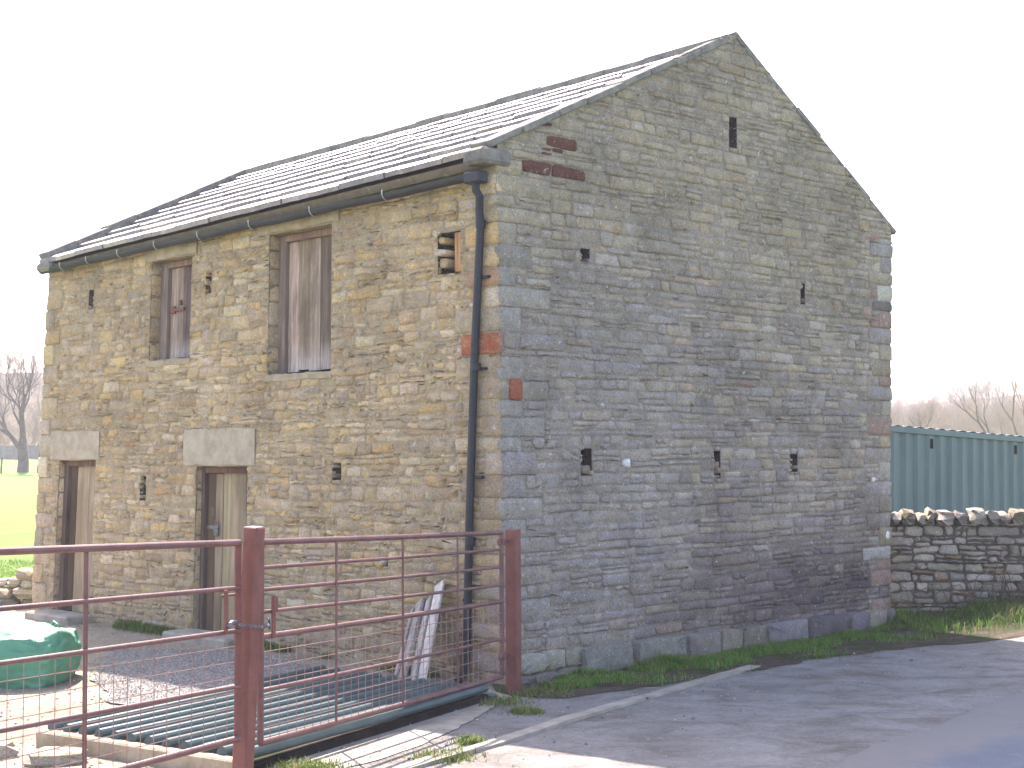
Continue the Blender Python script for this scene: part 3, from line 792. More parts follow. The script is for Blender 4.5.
for t in (.16,.30,.43,.55,.66,.76,.85,.93):
    p = g0+(g1-g0)*t; mb = MB(); pts = [p+n1*math.cos(q)*.063-Z*math.sin(q)*.067 for q in [math.pi*j/8 for j in range(9)]]
    pts = [pts[0]+Z*.03]+pts; mb.tube(pts, .007, 5); mb.build('bracket', M_clip, gut)
# downpipe
mb = MB(); t0 = PF(.16,4.62)+n1*.13
mb.box(t0+Z*.05, (ldir, n1, Z), (.10,.07,.055), bev=.015)
pts = [t0-Z*.0, t0-Z*.06, PF(.22,4.46)+n1*.10, PF(.17,4.36)+n1*.075, PF(.17,4.2)+n1*.065, PF(.27,3.0)+n1*.065, PF(.36,1.5)+n1*.065, PF(.42,.25)+n1*.065, PF(.43,.12)+n1*.08, PF(.44,.05)+n1*.16]
pts[2] = PF(.14,4.50)+n1*.10
mb.tube(pts, .038, 12); 
for zz in (4.28, 2.95, 1.35): 
    s_ = .17+(4.2-zz)*.063
    mb.tube([PF(s_, zz)+n1*.065, PF(s_+.002, zz-.07)+n1*.065], .047, 12)
dp = mb.build('downpipe', M_gutter, barn, smooth=False)
for zz in (3.75, 2.9, 1.9, .9):
    mb = MB(); s_ = .17+(4.2-zz)*.063; mb.box(PF(s_-.05, zz)+n1*.03, (ldir, n1, Z), (.055,.03,.012), bev=.003); mb.build('bracket', M_gutter, dp)

# door steps
for (s0, s1, z1, lab, c) in ((7.0,8.05,.16,'worn stone doorstep at the far left plank door','l'),(3.75,4.95,.15,'worn stone doorstep at the padlocked plank door','r')):
    mb = MB(); cc = PF((s0+s1)/2, 0)+n1*.14; mb.box((cc.x, cc.y, gz(cc.x,cc.y)+.04), (ldir, n1, Z), ((s1-s0)/2, .2, .06), (1,1,1), .02)
    tag(mb.build('doorstep', M_conc, loc=(cc.x, cc.y, gz(cc.x, cc.y))), lab, 'doorstep', 'doorsteps of the barn')
    
# ------------------------------------------------------------------ drystone wall on the right
dw = empty('drystone_wall', (7, 16.9, .2), 'low drystone boundary wall with rough upright coping stones beside the barn', 'wall')
mb = MB(); wa = V((4.52,17.27,0)); wb = V((12.5,16.1,0)); wt = V((0,0,1.21))
PW, LW = surf(wa, wb, wa+V((0,.1,1.25)), wb+V((0,.1,1.20)))
wdir = (wb-wa).normalized(); nw = wdir.cross(Z)
palD = [(3,(.29,.255,.21)),(2,(.33,.29,.235)),(2,(.24,.215,.18)),(1,(.36,.32,.27)),(.4,(.27,.19,.13))]
colD = lambda s, z, r: pick(r, palD)
core(mb, PW, nw, 0, LW, -.1, 1.20, [], (.11,.095,.078))
masonry(mb, PW, nw, 0, LW, .02, 1.20, (.07,.14), (.12,.36), colD, (), (), (.02,.065), .022, split=.25, wave=.04, seed=41, jit=.011)
vs = [wa-nw*.45, wb-nw*.45, wb-nw*.45+wt, wa-nw*.45+wt, wa, wb, wb+wt, wa+wt]
mb.add(vs, [(0,1,2,3),(3,2,6,7),(0,3,7,4),(1,2,6,5)], (.12,.11,.09))
mb.build('wall', M_dry, dw, smooth=True)
def rock(mb, c, ax, h, cc, r, n=2, rough=.22):
    c = V(c); X, Y, W = [V(a).normalized() for a in ax]; k = 5
    vs = []; fs = []; sd = r.uniform(0, 99)
    for i in range(k+2):
        th = math.pi*i/(k+1)
        for j in range(8):
            ph = 2*math.pi*(j+.5*(i % 2))/8
            d = V((math.sin(th)*math.cos(ph), math.sin(th)*math.sin(ph), math.cos(th)))
            # superellipsoid: boxy
            q = V([math.copysign(abs(t)**.62, t) for t in d])
            f = 1+rough*nz(d.x*1.6+sd, d.y*1.6, d.z*1.6)+r.uniform(-.04,.04)
            vs.append(c+X*q.x*h[0]*f+Y*q.y*h[1]*f+W*q.z*h[2]*f)
    for i in range(k+1):
        for j in range(8):
            j2 = (j+1) % 8; fs.append((i*8+j, (i+1)*8+j, (i+1)*8+j2, i*8+j2))
    mb.add(vs, fs, cc)
mb = MB(); r = random.Random(8); s = .05
while s < LW:
    w = r.uniform(.05,.12); hh = r.uniform(.08,.13); p = PW(s+w, 1.20)-nw*.2
    an = r.uniform(-.3,.3); ax = wdir*math.cos(an)+Z*math.sin(an); 
    rock(mb, p+Z*(hh*.75)+nw*r.uniform(-.04,.06), (ax, nw, ax.cross(nw)), (w, .22, hh), pick(r, [(2,(.23,.205,.165)),(2,(.19,.17,.14)),(1,(.27,.25,.21))]), r, rough=.45)
    s += w*1.75
mb.build('coping', M_dry, dw, smooth=False)
# collapsed rubble wall left of the barn
rw = empty('rubble_wall', (-7.6, 19.6, 0), 'tumbled low rubble wall at far left corner of the barn', 'wall')
mb = MB(); r = random.Random(12)
for k in range(4):
    s = 0
    while s < 6:
        w = r.uniform(.10,.2); h = r.uniform(.05,.08)
        if k < 3-(.8*ss(0,.5,1-s) ) or r.random() < .5:
            p = V((-6.5-s-w, 19.35+r.uniform(-.12,.12), .07+k*.125+gz(-7,19.5)))
            rock(mb, p, (V((1,r.uniform(-.2,.2),r.uniform(-.15,.15))), (0,1,0), Z), (w, .2, h), pick(r, [(2,(.34,.29,.2)),(1,(.26,.24,.2)),(1,(.4,.36,.28))]), r)
        s += w*1.9
mb.build('wall', M_dry, rw)

# ------------------------------------------------------------------ container
ct = empty('shipping_container', (7, 22.5, 0), 'green corrugated steel container standing behind the drystone wall', 'container')
ca = V((5.0,20.26,2.535)); cb = V((8.75,23.8,2.345)); cd = (cb-ca).normalized(); cn = V((cd.y,-cd.x,0)).normalized()
Lc = 9.0; cu = cd.cross(cn).normalized(); cu = cu if cu.z > 0 else -cu
mb = MB(); pitch = .34; t = 0; prof = []
while t < Lc:
    prof += [(t, 0), (t+pitch*.32, 0), (t+pitch*.5, -.045), (t+pitch*.82, -.045)]; t += pitch
prof.append((t, 0)); Lc = t; Hc = 2.45
vs = []; fs = []
for (u, d) in prof: vs += [ca+cd*u+cn*d-cu*.08, ca+cd*u+cn*d-cu*(Hc-.15)]
for i in range(len(prof)-1): fs.append((2*i, 2*i+1, 2*i+3, 2*i+2))
mb.add(vs, fs); mb.build('side_panel', M_cont, ct)
mb = MB(); mid = ca+cd*Lc/2
mb.box(mid-cu*.05-cn*.015, (cd, cn, cu), (Lc/2, .035, .045), bev=.006)
mb.box(mid-cu*(Hc-.08)-cn*.02, (cd, cn, cu), (Lc/2, .04, .07), bev=.006)
mb.box(mid-cu*.05-cn*2.41, (cd, cn, cu), (Lc/2, .03, .045), bev=.006)
mb.build('rail', M_cont, ct)
mb = MB(); n = int(Lc/.16); vs = []; fs = []
for i in range(n+1):
    h = .018*(i % 2); vs += [ca+cd*(Lc*i/n)+cu*h, ca+cd*(Lc*i/n)-cn*2.42+cu*h]
for i in range(n): fs.append((2*i, 2*i+1, 2*i+3, 2*i+2))
mb.add(vs, fs); mb.build('roof', M_cont, ct)
mb = MB(); 
for e in (0, Lc):
    mb = MB(); mb.box(ca+cd*e-cn*1.21-cu*(Hc/2), (cn, cd, cu), (1.2, .02, Hc/2-.02)); mb.build('end_panel', M_cont, ct)

mb = MB(); mb.box(mid-cn*2.4-cu*(Hc/2), (cd, cn, cu), (Lc/2-.05, .01, Hc/2-.05)); mb.build('side_panel', M_cont, ct)
for u, v in ((.86,.20),(2.10,.20),(4.94,.20)):
    k = round((u-pitch*.16)/pitch); uu = k*pitch+pitch*.16
    mb = MB(); mb.box(ca+cd*uu+cn*.012-cu*(v+.03), (cd, cn, cu), (.025, .012, .075), bev=.004); mb.build('vent', M_dark, ct)

# ------------------------------------------------------------------ gates
def post(name, x, y, ztop, hw, rot, label, lean=(0,0), cap=True):
    b = V((x, y, gz(x, y)-.1)); t = V((x+lean[0], y+lean[1], ztop)); up = (t-b).normalized()
    X = V((math.cos(rot), math.sin(rot), 0)); Y = up.cross(X).normalized(); X = Y.cross(up)
    mb = MB(); mb.box((b+t)/2, (X, Y, up), (hw, hw, (t-b).length/2), bev=.008)
    o = mb.build(name, M_post, loc=(x, y, gz(x, y))); tag(o, label, 'post', 'square red gate posts'); return b, t
P1 = V((-1.64,8.36)); P2 = V((-.02,12.12))
gd2 = (P2-P1).normalized(); grot = math.atan2(gd2.y, gd2.x)
post('gate_post', -1.62, 8.38, 1.69, .049, grot, 'near red square steel post between the two gates', (.075, -.02))
post('gate_post', .0, 12.14, 1.46, .054, grot, 'far red square steel post against the barn corner', (.0,0))
def gate(name, a, b, zt, zs, label, heads, ups, mesh_from, thick, endplate=None, midr=.014):
    """a,b: ends (x,y); zt = (z at a, z at b) functions per rail given as list of (za,zb,radius)"""
    a = V(a); b = V(b)
    root = empty(name, (a.x, a.y, gz(a.x, a.y)), label, 'gate', 'red tubular steel field gates')
    def pt(u, z): q = a+(b-a)*u; return V((q.x, q.y, z))
    for (za, zb, rr_) in heads:
        mb = MB(); mb.tube([pt(0, za), pt(.5, (za+zb)/2-.004), pt(1, zb)], rr_, 10); mb.build('rail', M_gate, root, smooth=False)
    top = heads[0]; bot = heads[-1]
    dirg = V((b.x-a.x, b.y-a.y, 0)).normalized(); nn = V((dirg.y, -dirg.x, 0))
    for (u, w, sh) in ups:
        mb = MB(); zt_ = top[0]+(top[1]-top[0])*u; zb_ = bot[0]+(bot[1]-bot[0])*u
        p0, p1 = pt(u, zb_), pt(u, zt_)
        if sh == 'round': mb.tube([p0, p1], w, 10)
        else: mb.box((p0+p1)/2+nn*.012, (dirg, nn, Z), (w, .006, (zt_-zb_)/2), bev=.002)
        mb.build('stile' if sh == 'round' or w > .02 else 'upright', M_gate if sh != 'plate' else M_post, root)
    # welded wire mesh between mid rail and bottom rail
    mb = MB(); za, zb = mesh_from; Lg_ = (b-a).length; n = int(Lg_/.10)
    for i in range(1, n):
        u = i/n; zz0 = bot[0]+(bot[1]-bot[0])*u; zz1 = za+(zb-za)*u
        mb.tube([pt(u, zz0)+nn*.006, pt(u, zz1)+nn*.006], .0022, 4, caps=False)
    m = int((za-bot[0])/.085)
    for j in range(1, m):
        t = j/m; mb.tube([pt(0, bot[0]+(za-bot[0])*t)+nn*.009, pt(1, bot[1]+(zb-bot[1])*t)+nn*.009], .0028, 4, caps=False)
    mb.build('mesh_panel', M_wire, root)
    return root, pt, dirg, nn
ga = (-1.54, 8.55); gb = (-.10, 12.0)
def zat(px_l, px_r): return None
railsR = [(1.585,1.44,.020),(1.43,1.295,.012),(1.295,1.145,.012),(1.16,.992,.012),(1.01,.852,.018),(.685,.535,.013),(.37,.215,.020)]
R, pt, dg, ng = gate('field_gate', ga, gb, 0, 0, 'wide rusty red gate of seven rails between the two posts', railsR,
    [(0,.021,'round'),(1,.021,'round'),(.24,.009,'flat'),(.50,.009,'flat'),(.755,.009,'flat')], (1.01,.852), 0)
mb = MB(); mb.box(pt(.03, 1.12)+ng*.02, (dg, ng, Z), (.018,.008,.13), bev=.004); mb.box(pt(.033, 1.20)+ng*.024, (dg, ng, Z), (.026,.010,.045), bev=.006); mb.build('latch', M_post, R)
for t, z_ in ((1.0,1.36),(1.0,.38)):
    mb = MB(); mb.tube([pt(.985, z_), pt(1.03, z_)], .016, 8); mb.box(pt(1.0, z_), (dg, ng, Z), (.02,.03,.03), bev=.006); mb.build('hinge', M_gate, R)
la = (-1.615, 8.27); dl = V((-.485,-.875)).normalized(); lb = (la[0]+dl.x*3.6, la[1]+dl.y*3.6)
def ex(z0, z1): return z0+(z1-z0)*3.6/1.75      # heights known at the post and 1.75 m along
railsL = [(1.60,ex(1.60,1.665),.020),(1.335,ex(1.335,1.39),.0135),(1.085,ex(1.085,1.13),.0135),(.76,ex(.76,.81),.0135),(.455,ex(.455,.475),.019)]
R2, pt2, dg2, ng2 = gate('field_gate', la, lb, 0, 0, 'red five rail gate at lower left reaching out of frame', railsL,
    [(0,.026,'plate'),(1,.021,'round'),(.332,.013,'flat'),(.66,.013,'flat')], (1.085,ex(1.085,1.13)), 0)
mb = MB(); mb.box(pt2(.04, 1.21)-ng2*.02, (dg2, ng2, Z), (.014,.008,.125), bev=.004); mb.tube([pt2(.0, 1.30), pt2(.045, 1.30)], .008, 6); mb.tube([pt2(.045,1.33)-ng2*.03, pt2(.045,1.33)+ng2*.03], .008, 6); mb.build('latch', M_post, R2)
# chain holding both gates to the near post
pc = V((-1.575, 8.37, 1.11)); mb = MB(); cs = []
side = V((dg.x, dg.y, 0)); out = V((ng.x, ng.y, 0))
for i in range(23):
    t = i/22*2-1; cs.append(pc+side*(t*.17)+out*(.085*math.cos(t*1.25))-Z*(.012*(1-t*t))+Z*(-.02*t))
for i in range(22):
    a, b = cs[i], cs[i+1]; d = (b-a).normalized(); m = (a+b)/2; s_ = (Z if i % 2 else d.cross(Z)).normalized()
    pts = [m+d*math.cos(q)*.013+s_*math.sin(q)*.008 for q in [2*math.pi*j/8 for j in range(9)]]
    mb.tube(pts, .0032, 5, caps=False)
mb.tube([cs[0]+Z*.01, cs[0]-side*.05+Z*.015, cs[0]-side*.09-Z*.005], .014, 8); mb.tube([cs[-1], cs[-1]+Z*.035, cs[-1]+side*.01-Z*.03], .008, 6)
tag(mb.build('chain', M_chain, loc=pc, smooth=True), 'short steel chain looped round the near gate post', 'chain')

# ------------------------------------------------------------------ cattle grid
cg = empty('cattle_grid', (-1.7, 10.6, .1), 'green painted steel bar cattle grid lying beneath the wide gate', 'cattle grid')
fa, fb = V((-1.60,8.56)), V((-.24,11.66)); ba, bb_ = V((-3.12,9.72)), V((-1.72,12.7))
sheet('grid_gap_shade', [(-1.62,8.62),(-.30,11.62),(-1.72,12.62),(-3.08,9.74)][::1], .022, M_soil)  # dark sheet under the grid, stands in for shade between the bars
nb = 12
def top(p): return gz(p.x, p.y)+.13
for i in range(nb):
    t = i/(nb-1); p, q = fa+(ba-fa)*t, fb+(bb_-fb)*t
    mb = MB(); p = p-(q-p).normalized()*.10; mb.tube([(p.x,p.y,top(p)), ((p.x+q.x)/2,(p.y+q.y)/2,top((p+q)/2)-.01), (q.x,q.y,top(q)-.01)], .036, 12); mb.build('bar', M_grid, cg, smooth=False)
for (p, q, nm) in ((fa-V((.07,.12)), ba-V((.07,.12)), 'beam'), (fb+V((.03,.05)), bb_+V((.03,.05)), 'beam')):
    mb = MB(); c = (p+q)/2; d = (q-p); z0 = gz(c.x, c.y); X = V((d.x, d.y, gz(*q)-gz(*p))).normalized(); Y = Z.cross(X).normalized()
    last = nm == 'beam' and p.y > 11
    mb.box((c.x, c.y, z0+(.03 if not last else .03)), (X, Y, X.cross(Y)), (d.length/2+.06, .045, .085 if not last else .05), (1,1,1), .012)
    mb.build(nm, M_lintel if not last else M_grid, cg)
o1 = V((.0,.0)); p, q = fa+o1*.2, fb+o1*.2; mb = MB(); c = (p+q)/2; X = V((q.x-p.x, q.y-p.y, gz(*q)-gz(*p))).normalized(); Y = Z.cross(X).normalized()
mb.box((c.x, c.y, gz(c.x,c.y)+.035), (X, Y, X.cross(Y)), ((q-p).length/2, .03, .04), (.5,.5,.5), .004); mb.build('frame', M_dark, cg)
# concrete surround
def pad(name, pts, h, m):
    mb = MB(); n = len(pts); vs = [(x, y, gz(x, y)+h) for x, y in pts]+[(x, y, gz(x, y)-.1) for x, y in pts]
    mb.add(vs, [tuple(range(n))]+[(i, (i+1) % n, (i+1) % n+n, i+n) for i in range(n)]); o = mb.build(name, m); tag(o, kind='structure'); return o
sheet('concrete_apron', rough_edge([(-2.3,8.0),(-1.2,8.25),(-.62,9.5),(-.28,10.7),(-.02,11.9)], .06, seed=7)+[(-.2,12.25),(-.75,12.6),(-.30,11.75),(-1.70,8.5),(-2.2,8.6)], .018, M_conc)
# ------------------------------------------------------------------ planks leaning on the wall
planks = [((-1.07,12.42),(1.16,.62),.02,.03,'thin dark plank leftmost of the bundle leaning on the barn'),
          ((-1.00,12.33),(1.04,.70),.03,.058,'weathered plank second from left in the leaning bundle'),
          ((-.90,12.24),(.91,.73),.02,.05,'weathered plank third from left in the leaning bundle'),
          ((-.82,12.20),(.75,.88),.022,.066,'widest pale plank standing rightmost in the leaning bundle')]
rr = random.Random(4)
for k, ((x, y), tp, th, hw, lab) in enumerate(planks):
    base = V((x, y, gz(x, y)+.01)); 
    wallp = PF(*tp)+n1*(.04+.012*k)
    d = (wallp-base).normalized(); X = d.cross(n1).normalized(); Y = d.cross(X).normalized()
    mb = MB(); Ln_ = (wallp-base).length+.04; c = rr.uniform(.85,1.2) if k < 3 else 1.45
    mb.box(base+d*Ln_/2, (X, Y, d), (hw, th*.6, Ln_/2), (c,c,c), .004)
    tag(mb.build('plank', M_plank, loc=base), lab, 'plank', 'planks leaning on the front wall')
# ------------------------------------------------------------------ green bulk bag
bc = V((-4.72,12.75,gz(-4.7,12.75))); mb = MB(); n = 22; r = random.Random(5)
def bagp(u, v, w):      # cube -> soft bag
    x, y, z = u, v, w
    k = 1+.10*(1-z*z)*1.0
    q = V((math.copysign(abs(x)**.9, x)*.66*k, math.copysign(abs(y)**.9, y)*.50*k, 0))
    top_ = .44+.10*nz(x*1.5+2, y*1.5)+.10*math.exp(-((x+.35)**2+(y)**2)*3)-.10*max(0, abs(x)-.75)
    q.z = (z*.5+.5)*top_
    wr = .03*nz(x*3, y*3, z*3)+.02*nz(x*8, y*8, z*6)
    pin = 1-.12*((abs(x)*abs(y))**2)
    return V((q.x*pin+wr, q.y*pin-wr, max(0, q.z+wr*(z > -.9))))
vid = {}
vs = []; fs = []
def bv(u, v, w):
    k = (round(u,4), round(v,4), round(w,4))
    if k not in vid: vid[k] = len(vs); vs.append(bc+bagp(u, v, w))
    return vid[k]
g = [-1+2*i/n for i in range(n+1)]
for ax in range(3):
    for sg in (-1, 1):
        for i in range(n):
            for j in range(n):
                f = []
                for (a, b) in ((g[i],g[j]),(g[i+1],g[j]),(g[i+1],g[j+1]),(g[i],g[j+1])):
                    p = [0,0,0]; p[ax] = sg; p[(ax+1) % 3] = a; p[(ax+2) % 3] = b; f.append(bv(*p))
                fs.append(tuple(f if sg > 0 else f[::-1]))
mb.add(vs, fs)
bag = empty('bulk_bag', bc, 'slumped green woven bulk bag in the yard before the left door', 'bag')
mb.build('sack', M_bag, bag, smooth=True)
for (x, y) in ((-.5,.4),(.42,.42)):
    p = bc+V((x, y, .40)); m2 = MB(); m2.tube([p-Z*.12, p+Z*.05+V((.04,0,0)), p+Z*.08+V((-.03,.05,0)), p+V((-.09,.08,-.02)), p+V((-.1,.1,-.1))], .014, 6); m2.build('loop', M_bag, bag, smooth=True)

# ------------------------------------------------------------------ gravel spill
gp = [(-4.3,14.9),(-4.1,13.8),(-3.75,12.55),(-3.3,11.5),(-2.85,11.05),(-2.4,11.75),(-1.75,12.85),(-1.9,13.6),(-3.0,14.75)]
sheet('gravel_bed', rough_edge(gp+[gp[0]], .09, seed=2)[:-1], .02, M_gravel)
def inpoly(x, y, P):
    c = False
    for i in range(len(P)):
        (x1,y1), (x2,y2) = P[i-1], P[i]
        if (y1 > y) != (y2 > y) and x < (x2-x1)*(y-y1)/(y2-y1)+x1: c = not c
    return c
ico_v = [V((0,0,1)),V((.9,0,.1)),V((.2,.9,-.1)),V((-.8,.5,.1)),V((-.7,-.6,0)),V((.3,-.9,.1)),V((0,0,-.8))]
ico_f = [(0,1,2),(0,2,3),(0,3,4),(0,4,5),(0,5,1),(6,2,1),(6,3,2),(6,4,3),(6,5,4),(6,1,5)]
def pebble(mb, p, s, c, r):
    a = r.uniform(0,6.28); ca_, sa = math.cos(a), math.sin(a); k = [r.uniform(.6,1.2)*s, r.uniform(.6,1.2)*s, r.uniform(.4,.8)*s]
    mb.add([p+V(((v.x*k[0])*ca_-(v.y*k[1])*sa, (v.x*k[0])*sa+(v.y*k[1])*ca_, v.z*k[2])) for v in ico_v], ico_f, c)
mb = MB(); r = random.Random(9); 
for i in range(12000):
    x, y = r.uniform(-4.5,-1.6), r.uniform(10.9,15)
    if not inpoly(x+.1*nz(x*3,y*3), y, gp): continue
    c = r.uniform(.16,.40); pebble(mb, V((x, y, gz(x,y)+.028)), r.uniform(.005,.014), (c, c*.96, c*.9), r)
tag(mb.build('gravel', M_pebble), 'grey gravel spread by the padlocked door', 'gravel', kind='stuff')
mb = MB()
for i in range(2600):
    x, y = r.uniform(-1.5,7), r.uniform(7.5,15.3)
    dd = (x-(y-10.2)*.72)     # heavier towards the barn side
    if r.random() < ss(-1, 3, dd)*.9 or y > 11.6+x*.95: continue
    c = r.uniform(.12,.42); pebble(mb, V((x, y, gz(x,y)+.02)), r.uniform(.004,.014)*(1 if r.random() < .96 else 2), (c, c*.95, c*.88), r)
for i in range(2600):
    x, y = r.uniform(-6,-.4), r.uniform(7.5,17)
    if (V((x,y,0))-A).dot(n1) < .1: continue
    c = r.uniform(.18,.45); pebble(mb, V((x, y, gz(x,y)+.01)), r.uniform(.005,.018), (c, c*.93, c*.82), r)
tag(mb.build('loose_stones', M_pebble), 'loose chippings scattered over lane and yard', 'stones', kind='stuff')
# larger loose rocks near the grid's left end
rk = [((-2.9,8.95),.13,'flat pale rock just left of the cattle grid beam'),((-3.5,9.2),.16,'larger pale rock at far lower left behind the gate')]
for (x, y), s_, lab in rk:
    mb = MB(); rock(mb, (x, y, gz(x,y)+s_*.25), ((1,.3,0),(-.3,1,0),Z), (s_*1.5, s_, s_*.5), (.38,.34,.26), r); tag(mb.build('rock', M_dry, loc=(x,y,gz(x,y))), lab, 'rock', 'loose rocks by the grid')

# ------------------------------------------------------------------ grass
def grass(name, label, spots, cnt, hr, seed, base=(.075,.15,.03), dry=.15, w=.0045):
    mb = MB(); r = random.Random(seed)
    for i in range(cnt):
        x, y, k = spots(r)
        if k is None: continue
        c = r.uniform(.6,1.5); cc = (base[0]*c, base[1]*c, base[2]*c)
        if r.random() < dry: cc = (.24*c,.19*c,.10*c)
        blade(mb, V((x, y, gz(x, y)+.012)), r.uniform(*hr)*k, w, r.uniform(.15,1.0), cc, r)
    tag(mb.build(name, M_grass), label, 'grass', kind='stuff')
def sp1(r):
    s = r.uniform(.15, 6.6); d = abs(r.gauss(.12,.30))+.10; p = A+gdir*s+n2*d
    k = nz(p.x*1.7, p.y*1.7, 4)+.35*nz(p.x*6, p.y*6)
    if k < -.34+d*.45: return 0, 0, None
    return p.x, p.y, .6+max(0,k)*1.1
grass('verge_grass', 'grass tufts along the foot of the gable', sp1, 38000, (.03,.12), 1, base=(.11,.23,.04))
def sp2(r):
    s = r.uniform(0, 7.5); d = abs(r.gauss(.25,.45))+.05; p = wa+wdir*s+nw*d
    k = nz(p.x*1.5, p.y*1.5, 7)
    if k < -.45+d*.2: return 0, 0, None
    return p.x, p.y, .8+k
grass('bank_grass', 'long grass and dead stalks along the drystone wall', sp2, 30000, (.06,.24), 2, dry=.22, base=(.09,.18,.035))
def sp3(r):
    s = r.uniform(.5, 8.3); d = abs(r.gauss(0,.08))+.02; p = A+ldir*s+n1*d
    if 3.7 < s < 5.0 or s > 6.9: return 0, 0, None
    k = nz(s*1.3, 2)+.3*nz(s*6, 1)+ (.5 if 5.1 < s < 6.3 else 0)
    if k < .05: return 0, 0, None
    return p.x, p.y, .7+k
grass('wall_foot_grass', 'grass along the foot of the front wall', sp3, 7000, (.03,.12), 3)
def sp4(r):
    c, s_ = r.choice([((-1.28,8.62),.10),((-1.28,8.62),.10),((-.15,11.55),.14),((.1,11.0),.07),((-.45,9.0),.10),((.25,12.1),.15),((-.3,9.6),.05)])
    return r.gauss(c[0], s_), r.gauss(c[1], s_), r.uniform(.4,1)
grass('tuft_grass', 'small grass tufts around the gate apron', sp4, 3600, (.02,.09), 4, base=(.12,.17,.04))
def sp5(r):
    x, y = r.uniform(-14,-6.3), r.uniform(20.0, 27)
    return x, y, .6+.5*nz(x, y)
grass('field_grass_edge', 'rough field grass beyond the tumbled wall', sp5, 22000, (.04,.12), 5, base=(.10,.2,.03), dry=.05, w=.006)
# bramble stems against the drystone wall
bst = MB(); r = random.Random(6)
for i in range(46):
    s = r.gauss(1.35, .55); p = wa+wdir*s+nw*r.uniform(.06,.4); p.z = gz(p.x, p.y)
    h = r.uniform(.25,.75); dx = r.uniform(-.5,.5); q1 = p+Z*h*.7+wdir*dx*.4+nw*r.uniform(-.05,.1); q2 = p+Z*h*r.uniform(.5,1.0)+wdir*dx+nw*r.uniform(-.03,.2)
    bst.tube([p, (p+q1)/2+Z*.04, q1, q2], [.007,.006,.005,.003], 5, caps=False)
for i in range(2):
    p = wa+wdir*(1.25+.12*i)+nw*.25; p.z = gz(p.x,p.y); bst.tube([p, p+Z*.5+wdir*.06, p+Z*.92+wdir*.2], [.008,.006,.004], 5)
tag(bst.build('bramble', M_twig, loc=tuple(wa+wdir*1.3)), 'tangle of dead brown stems against the drystone wall', 'bramble')

# ------------------------------------------------------------------ trees
def tree_mb(trunk, twigs, base, h, r, levels=6, spread=.55, r0=None, up=.25, nch=(2,3), fork=.3, side=4):
    r0 = r0 or h*.035
    def grow(p, d, ln, rad_, lv):
        mb = trunk if lv >= levels-3 else twigs
        pts = [p]; q = p; dd = d.copy()
        for k in range(3):
            dd = (dd+V((r.uniform(-1,1), r.uniform(-1,1), r.uniform(-.6,1)))*.16).normalized(); q = q+dd*ln/3; pts.append(q)
        e = rad_*.66; mb.tube(pts, [rad_, rad_*.9, rad_*.78, e], 6 if lv >= levels-1 else (4 if lv > 1 else 3), caps=False)
        if lv == 0: return
        n = r.randint(*nch)+(1 if lv <= 2 else 0)
        for i in range(n):
            a = r.uniform(0, 6.283); sp = spread*r.uniform(.5,1.3)
            x = dd.orthogonal().normalized(); y = dd.cross(x)
            nd = (dd+(x*math.cos(a)+y*math.sin(a))*sp+Z*up*.4).normalized()
            st = q if i < 2 else pts[r.choice((1,2))]
            grow(st, nd, ln*r.uniform(.62,.85), e*r.uniform(.6,.85), lv-1)
    grow(V(base), V((r.uniform(-.08,.08), 0, 1)).normalized(), h*fork, r0, levels)
def bare_tree(name, x, y, h, label, seed, levels=6, mt=M_bark, mw=M_twig, group=None, zoff=0, **k):
    z = zoff if zoff else gz(x, y)
    root = empty(name, (x, y, z), label, 'tree', group); a, b = MB(), MB()
    tree_mb(a, b, (x, y, z-.1), h, random.Random(seed), levels, **k)
    a.build('trunk', mt, root); b.build('crown', mw, root)
    return root
bare_tree('bare_tree', -33.0, 94, 9.6, 'dark bare tree with forked trunk at the field edge on the left', 12, 7, mw=M_bark, spread=.62, fork=.25, r0=.40, nch=(3,3), up=.5)

def hillz(x, y):
    t = ss(125, 250, y)
    hl = 15*ss(-20, -80, x)+3*ss(-30, 40, x)+9*ss(50, 105, x)
    return t*hl+1.9+1.6*nz(x*.02, y*.02, 3)*t
mb = MB(); xs = [-300+8*i for i in range(82)]; ys = [112+6*j for j in range(45)]
for x in xs:
    for y in ys: mb.v.append((x, y, hillz(x, y)-.3)); mb.c.append((1,1,1))
ny = len(ys)
for i in range(len(xs)-1):
    for j in range(ny-1): mb.f.append((i*ny+j, (i+1)*ny+j, (i+1)*ny+j+1, i*ny+j+1))
tag(mb.build('hillside', M_hill, smooth=True), kind='structure')
# far wood
mb = MB(); r = random.Random(77)
protos = []
for k in range(7):
    a = MB(); tree_mb(a, a, (0,0,0), 1.0, random.Random(100+k), 5, spread=.75, fork=.24, r0=.022, nch=(3,4), up=.35)
    protos.append((np.array([tuple(v) for v in a.v]), a.f))
def scrub(x, y, z, h):
    v, f = protos[r.randrange(7)]; a = r.uniform(0, 6.283); o = len(mb.v); c, s_ = math.cos(a)*h, math.sin(a)*h
    w = v @ np.array([[c, s_, 0], [-s_, c, 0], [0, 0, h]]) + np.array([x, y, z])
    mb.v += [tuple(p) for p in w]; mb.c += [(1,1,1)]*len(w); mb.f += [tuple(i+o for i in q) for q in f]
for i in range(90):
    y = r.uniform(222, 262); x = r.uniform(.22, .43)*y if i < 60 else r.uniform(-.42, -.28)*y
    scrub(x, y, hillz(x, y)-.5, r.uniform(4.5, 8))
for i in range(300):
    y = 122+110*r.random()**1.3
    if i < 100: x = r.uniform(-.42, -.27)*y
    else: x = r.uniform(.22, .42)*y
    scrub(x, y, hillz(x, y)-.5, r.uniform(4.0, 8.5))
tag(mb.build('distant_wood', M_wood), 'distant brown leafless woodland on the hillside', 'woodland', kind='stuff')
